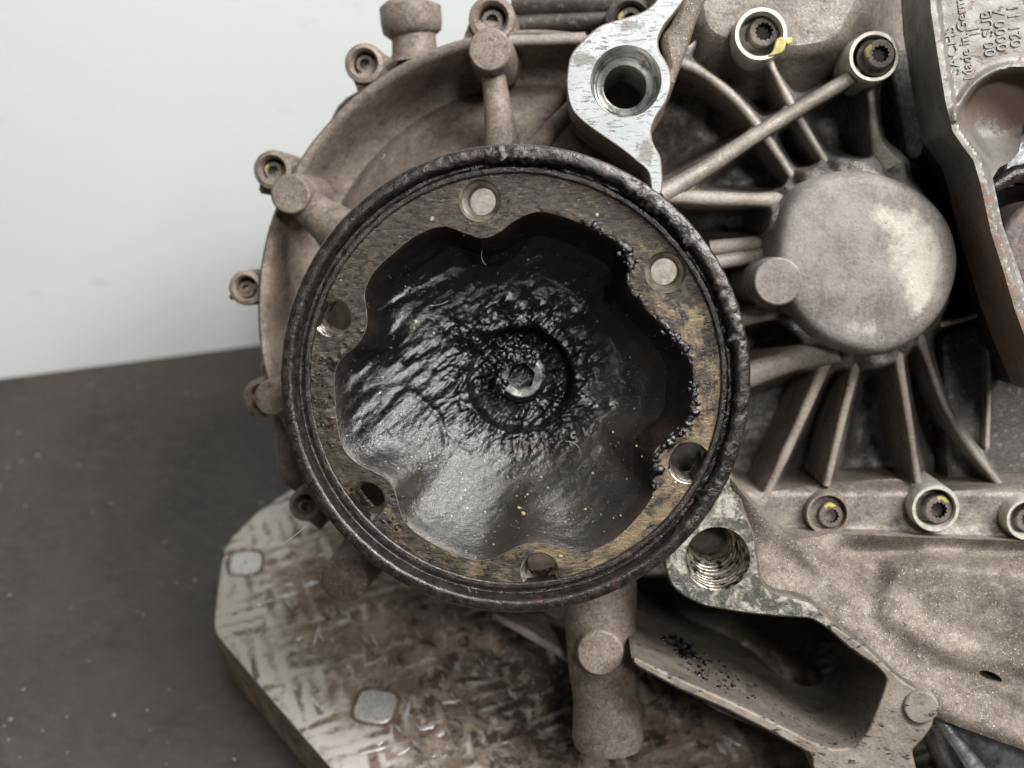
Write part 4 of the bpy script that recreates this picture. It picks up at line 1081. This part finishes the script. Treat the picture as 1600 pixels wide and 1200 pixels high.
# ================================================================== STEEL BRACKET (right)
BR = thing("steel_bracket", "rust spotted folded steel bracket with stamped lettering at the gearbox's right", "bracket", GM)
def bracket():
    EDGE = [(1450, -60), (1455, 20), (1465, 85), (1478, 162), (1489, 206), (1505, 229), (1521, 250), (1532, 287), (1549, 365), (1566, 417), (1586, 485), (1603, 530), (1640, 620)]
    poly = EDGE+[(1664, 606), (1624, 512), (1602, 450), (1582, 395), (1566, 350), (1556, 302), (1551, 278), (1561, 262), (1580, 252), (1592, 238), (1594, 225), (1600, 190), (1720, 170), (1720, -60)]
    ARC = (1592, 205); RA = 98
    def wf(x, y):
        ed = linedist(EDGE, x, y); d = np.hypot((x-ARC[0])*1.0, (y-ARC[1])*1.0)
        w = -1.0+.22*(1-sst(10, 17, ed))
        w += .10*np.exp(-((d-RA-4)/6)**2)*(y < 190)
        dish = sst(RA+1, RA-8, d)*.9+.5*np.clip((RA-d)/RA, 0, 1)
        return w-dish*sst(12, 30, ed)*(1-sst(200, 300, y)*.9)+.015*fbm(x/40, y/40)
    def rust(x, y):
        d = np.hypot(x-ARC[0], y-ARC[1]); ed = linedist(EDGE, x, y)
        return sst(RA, RA-10, d)*(1-sst(120, 235, y+18*fbm(x/22, y/22)))*.85+.35*np.exp(-(ed/10)**2)*sst(260, 300, y)
    mb = MB(); hfield(mb, poly, wf, 4, -3.4, 0, rust); mb.build("plate", BRKT, BR, 50, attr="rust")
    # folded side wall
    q = np.array(EDGE, float); A = catmull(q, 60, False); a = Lw(A[:, 0]+4, A[:, 1], -1.2)[:, :2]
    T = np.gradient(a, axis=0); T /= np.linalg.norm(T, axis=1)[:, None]; N = np.stack([-T[:, 1], T[:, 0]], 1)
    if N[10, 0] < 0: N = -N
    lo = np.vstack([a, (a+N*.12)[::-1]]); mb = MB(); wbk = -2.5-4.1*sst(170, 260, np.concatenate([A[:, 1], A[::-1, 1]])); V, F = loft([at(lo, -1.15), np.column_stack([lo, wbk])]); mb.add(V, F); n = len(lo)
    for i in range(59):
        mb.add([V[i], V[i+1], V[n-2-i], V[n-1-i]], [(0, 1, 2, 3)]); mb.add([V[n+i], V[n+i+1], V[2*n-2-i], V[2*n-1-i]], [(0, 1, 2, 3)])
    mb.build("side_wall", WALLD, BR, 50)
    for txt, x, y, sz, deg in (("SACHS", 1488, 79, .36, 99), ("Made in Germany", 1505, 46, .31, 99), ("II", 1522, 48, .42, 100), ("00 SUB", 1545, 52, .34, 98), ("0000 A", 1564, 44, .34, 98), ("021 11", 1586, 40, .34, 98)):
        cu = bpy.data.curves.new("stamped_text", 'FONT'); cu.body = txt; cu.size = sz*CM; cu.extrude = .00012; cu.bevel_depth = .00007
        cu.align_x = 'CENTER'; cu.align_y = 'CENTER'; 
        o = text_mesh('stamped_text', cu, BRKT, BR)
        p = L((x, y), -.98); o.location = Vector(p)*CM; o.rotation_euler = (0, 0, math.radians(deg))
bracket()
# round mount seen through the bracket
RM = thing("round_mount", "dark oxidised round mount behind the steel bracket's lower opening", "mount", GM)
c = L((1640, 385), -2.6)[:2]; r = 72/scl(-2.6); mb = MB()
lathe(mb, c, [(.05, -2.9), (r*.45, -2.9), (r*.5, -2.75), (r*.62, -2.75), (r*.66, -2.6), (r*.9, -2.6), (r*.97, -2.66), (r, -2.8), (r, -6)], 60); mb.build("mount_ring", PURPLE, RM, 40)
mb = MB(); lathe(mb, c, [(r*1.28, -4.2), (r*1.35, -4.1), (r*1.4, -6)], 60); lathe(mb, c, [(r*1.28, -4.2), (r*1.0, -4.6)], 60, capend=False); mb.build("rubber_sleeve", RUBBER, RM, 40)
mb = MB(); tube(mb, [L((1552, 292), -2.3), L((1585, 272), -2.3), L((1640, 262), -2.3), L((1700, 258), -2.3)], [.16, .2, .22, .22], 16); mb.build("clamp_bar", CRUST, RM, 50)
mb = MB(); pad(mb, px2([(1588, 430), (1700, 420), (1700, 560), (1618, 520)], -3.4), -3.4, -5, .1); mb.build("back_plate", CAST, RM)
mb = MB(); pad(mb, px2([(1570, 190), (1700, 150), (1700, 300), (1560, 280)], -4), -3.6, -5, .1); mb.build("back_plate", SHINY, RM)
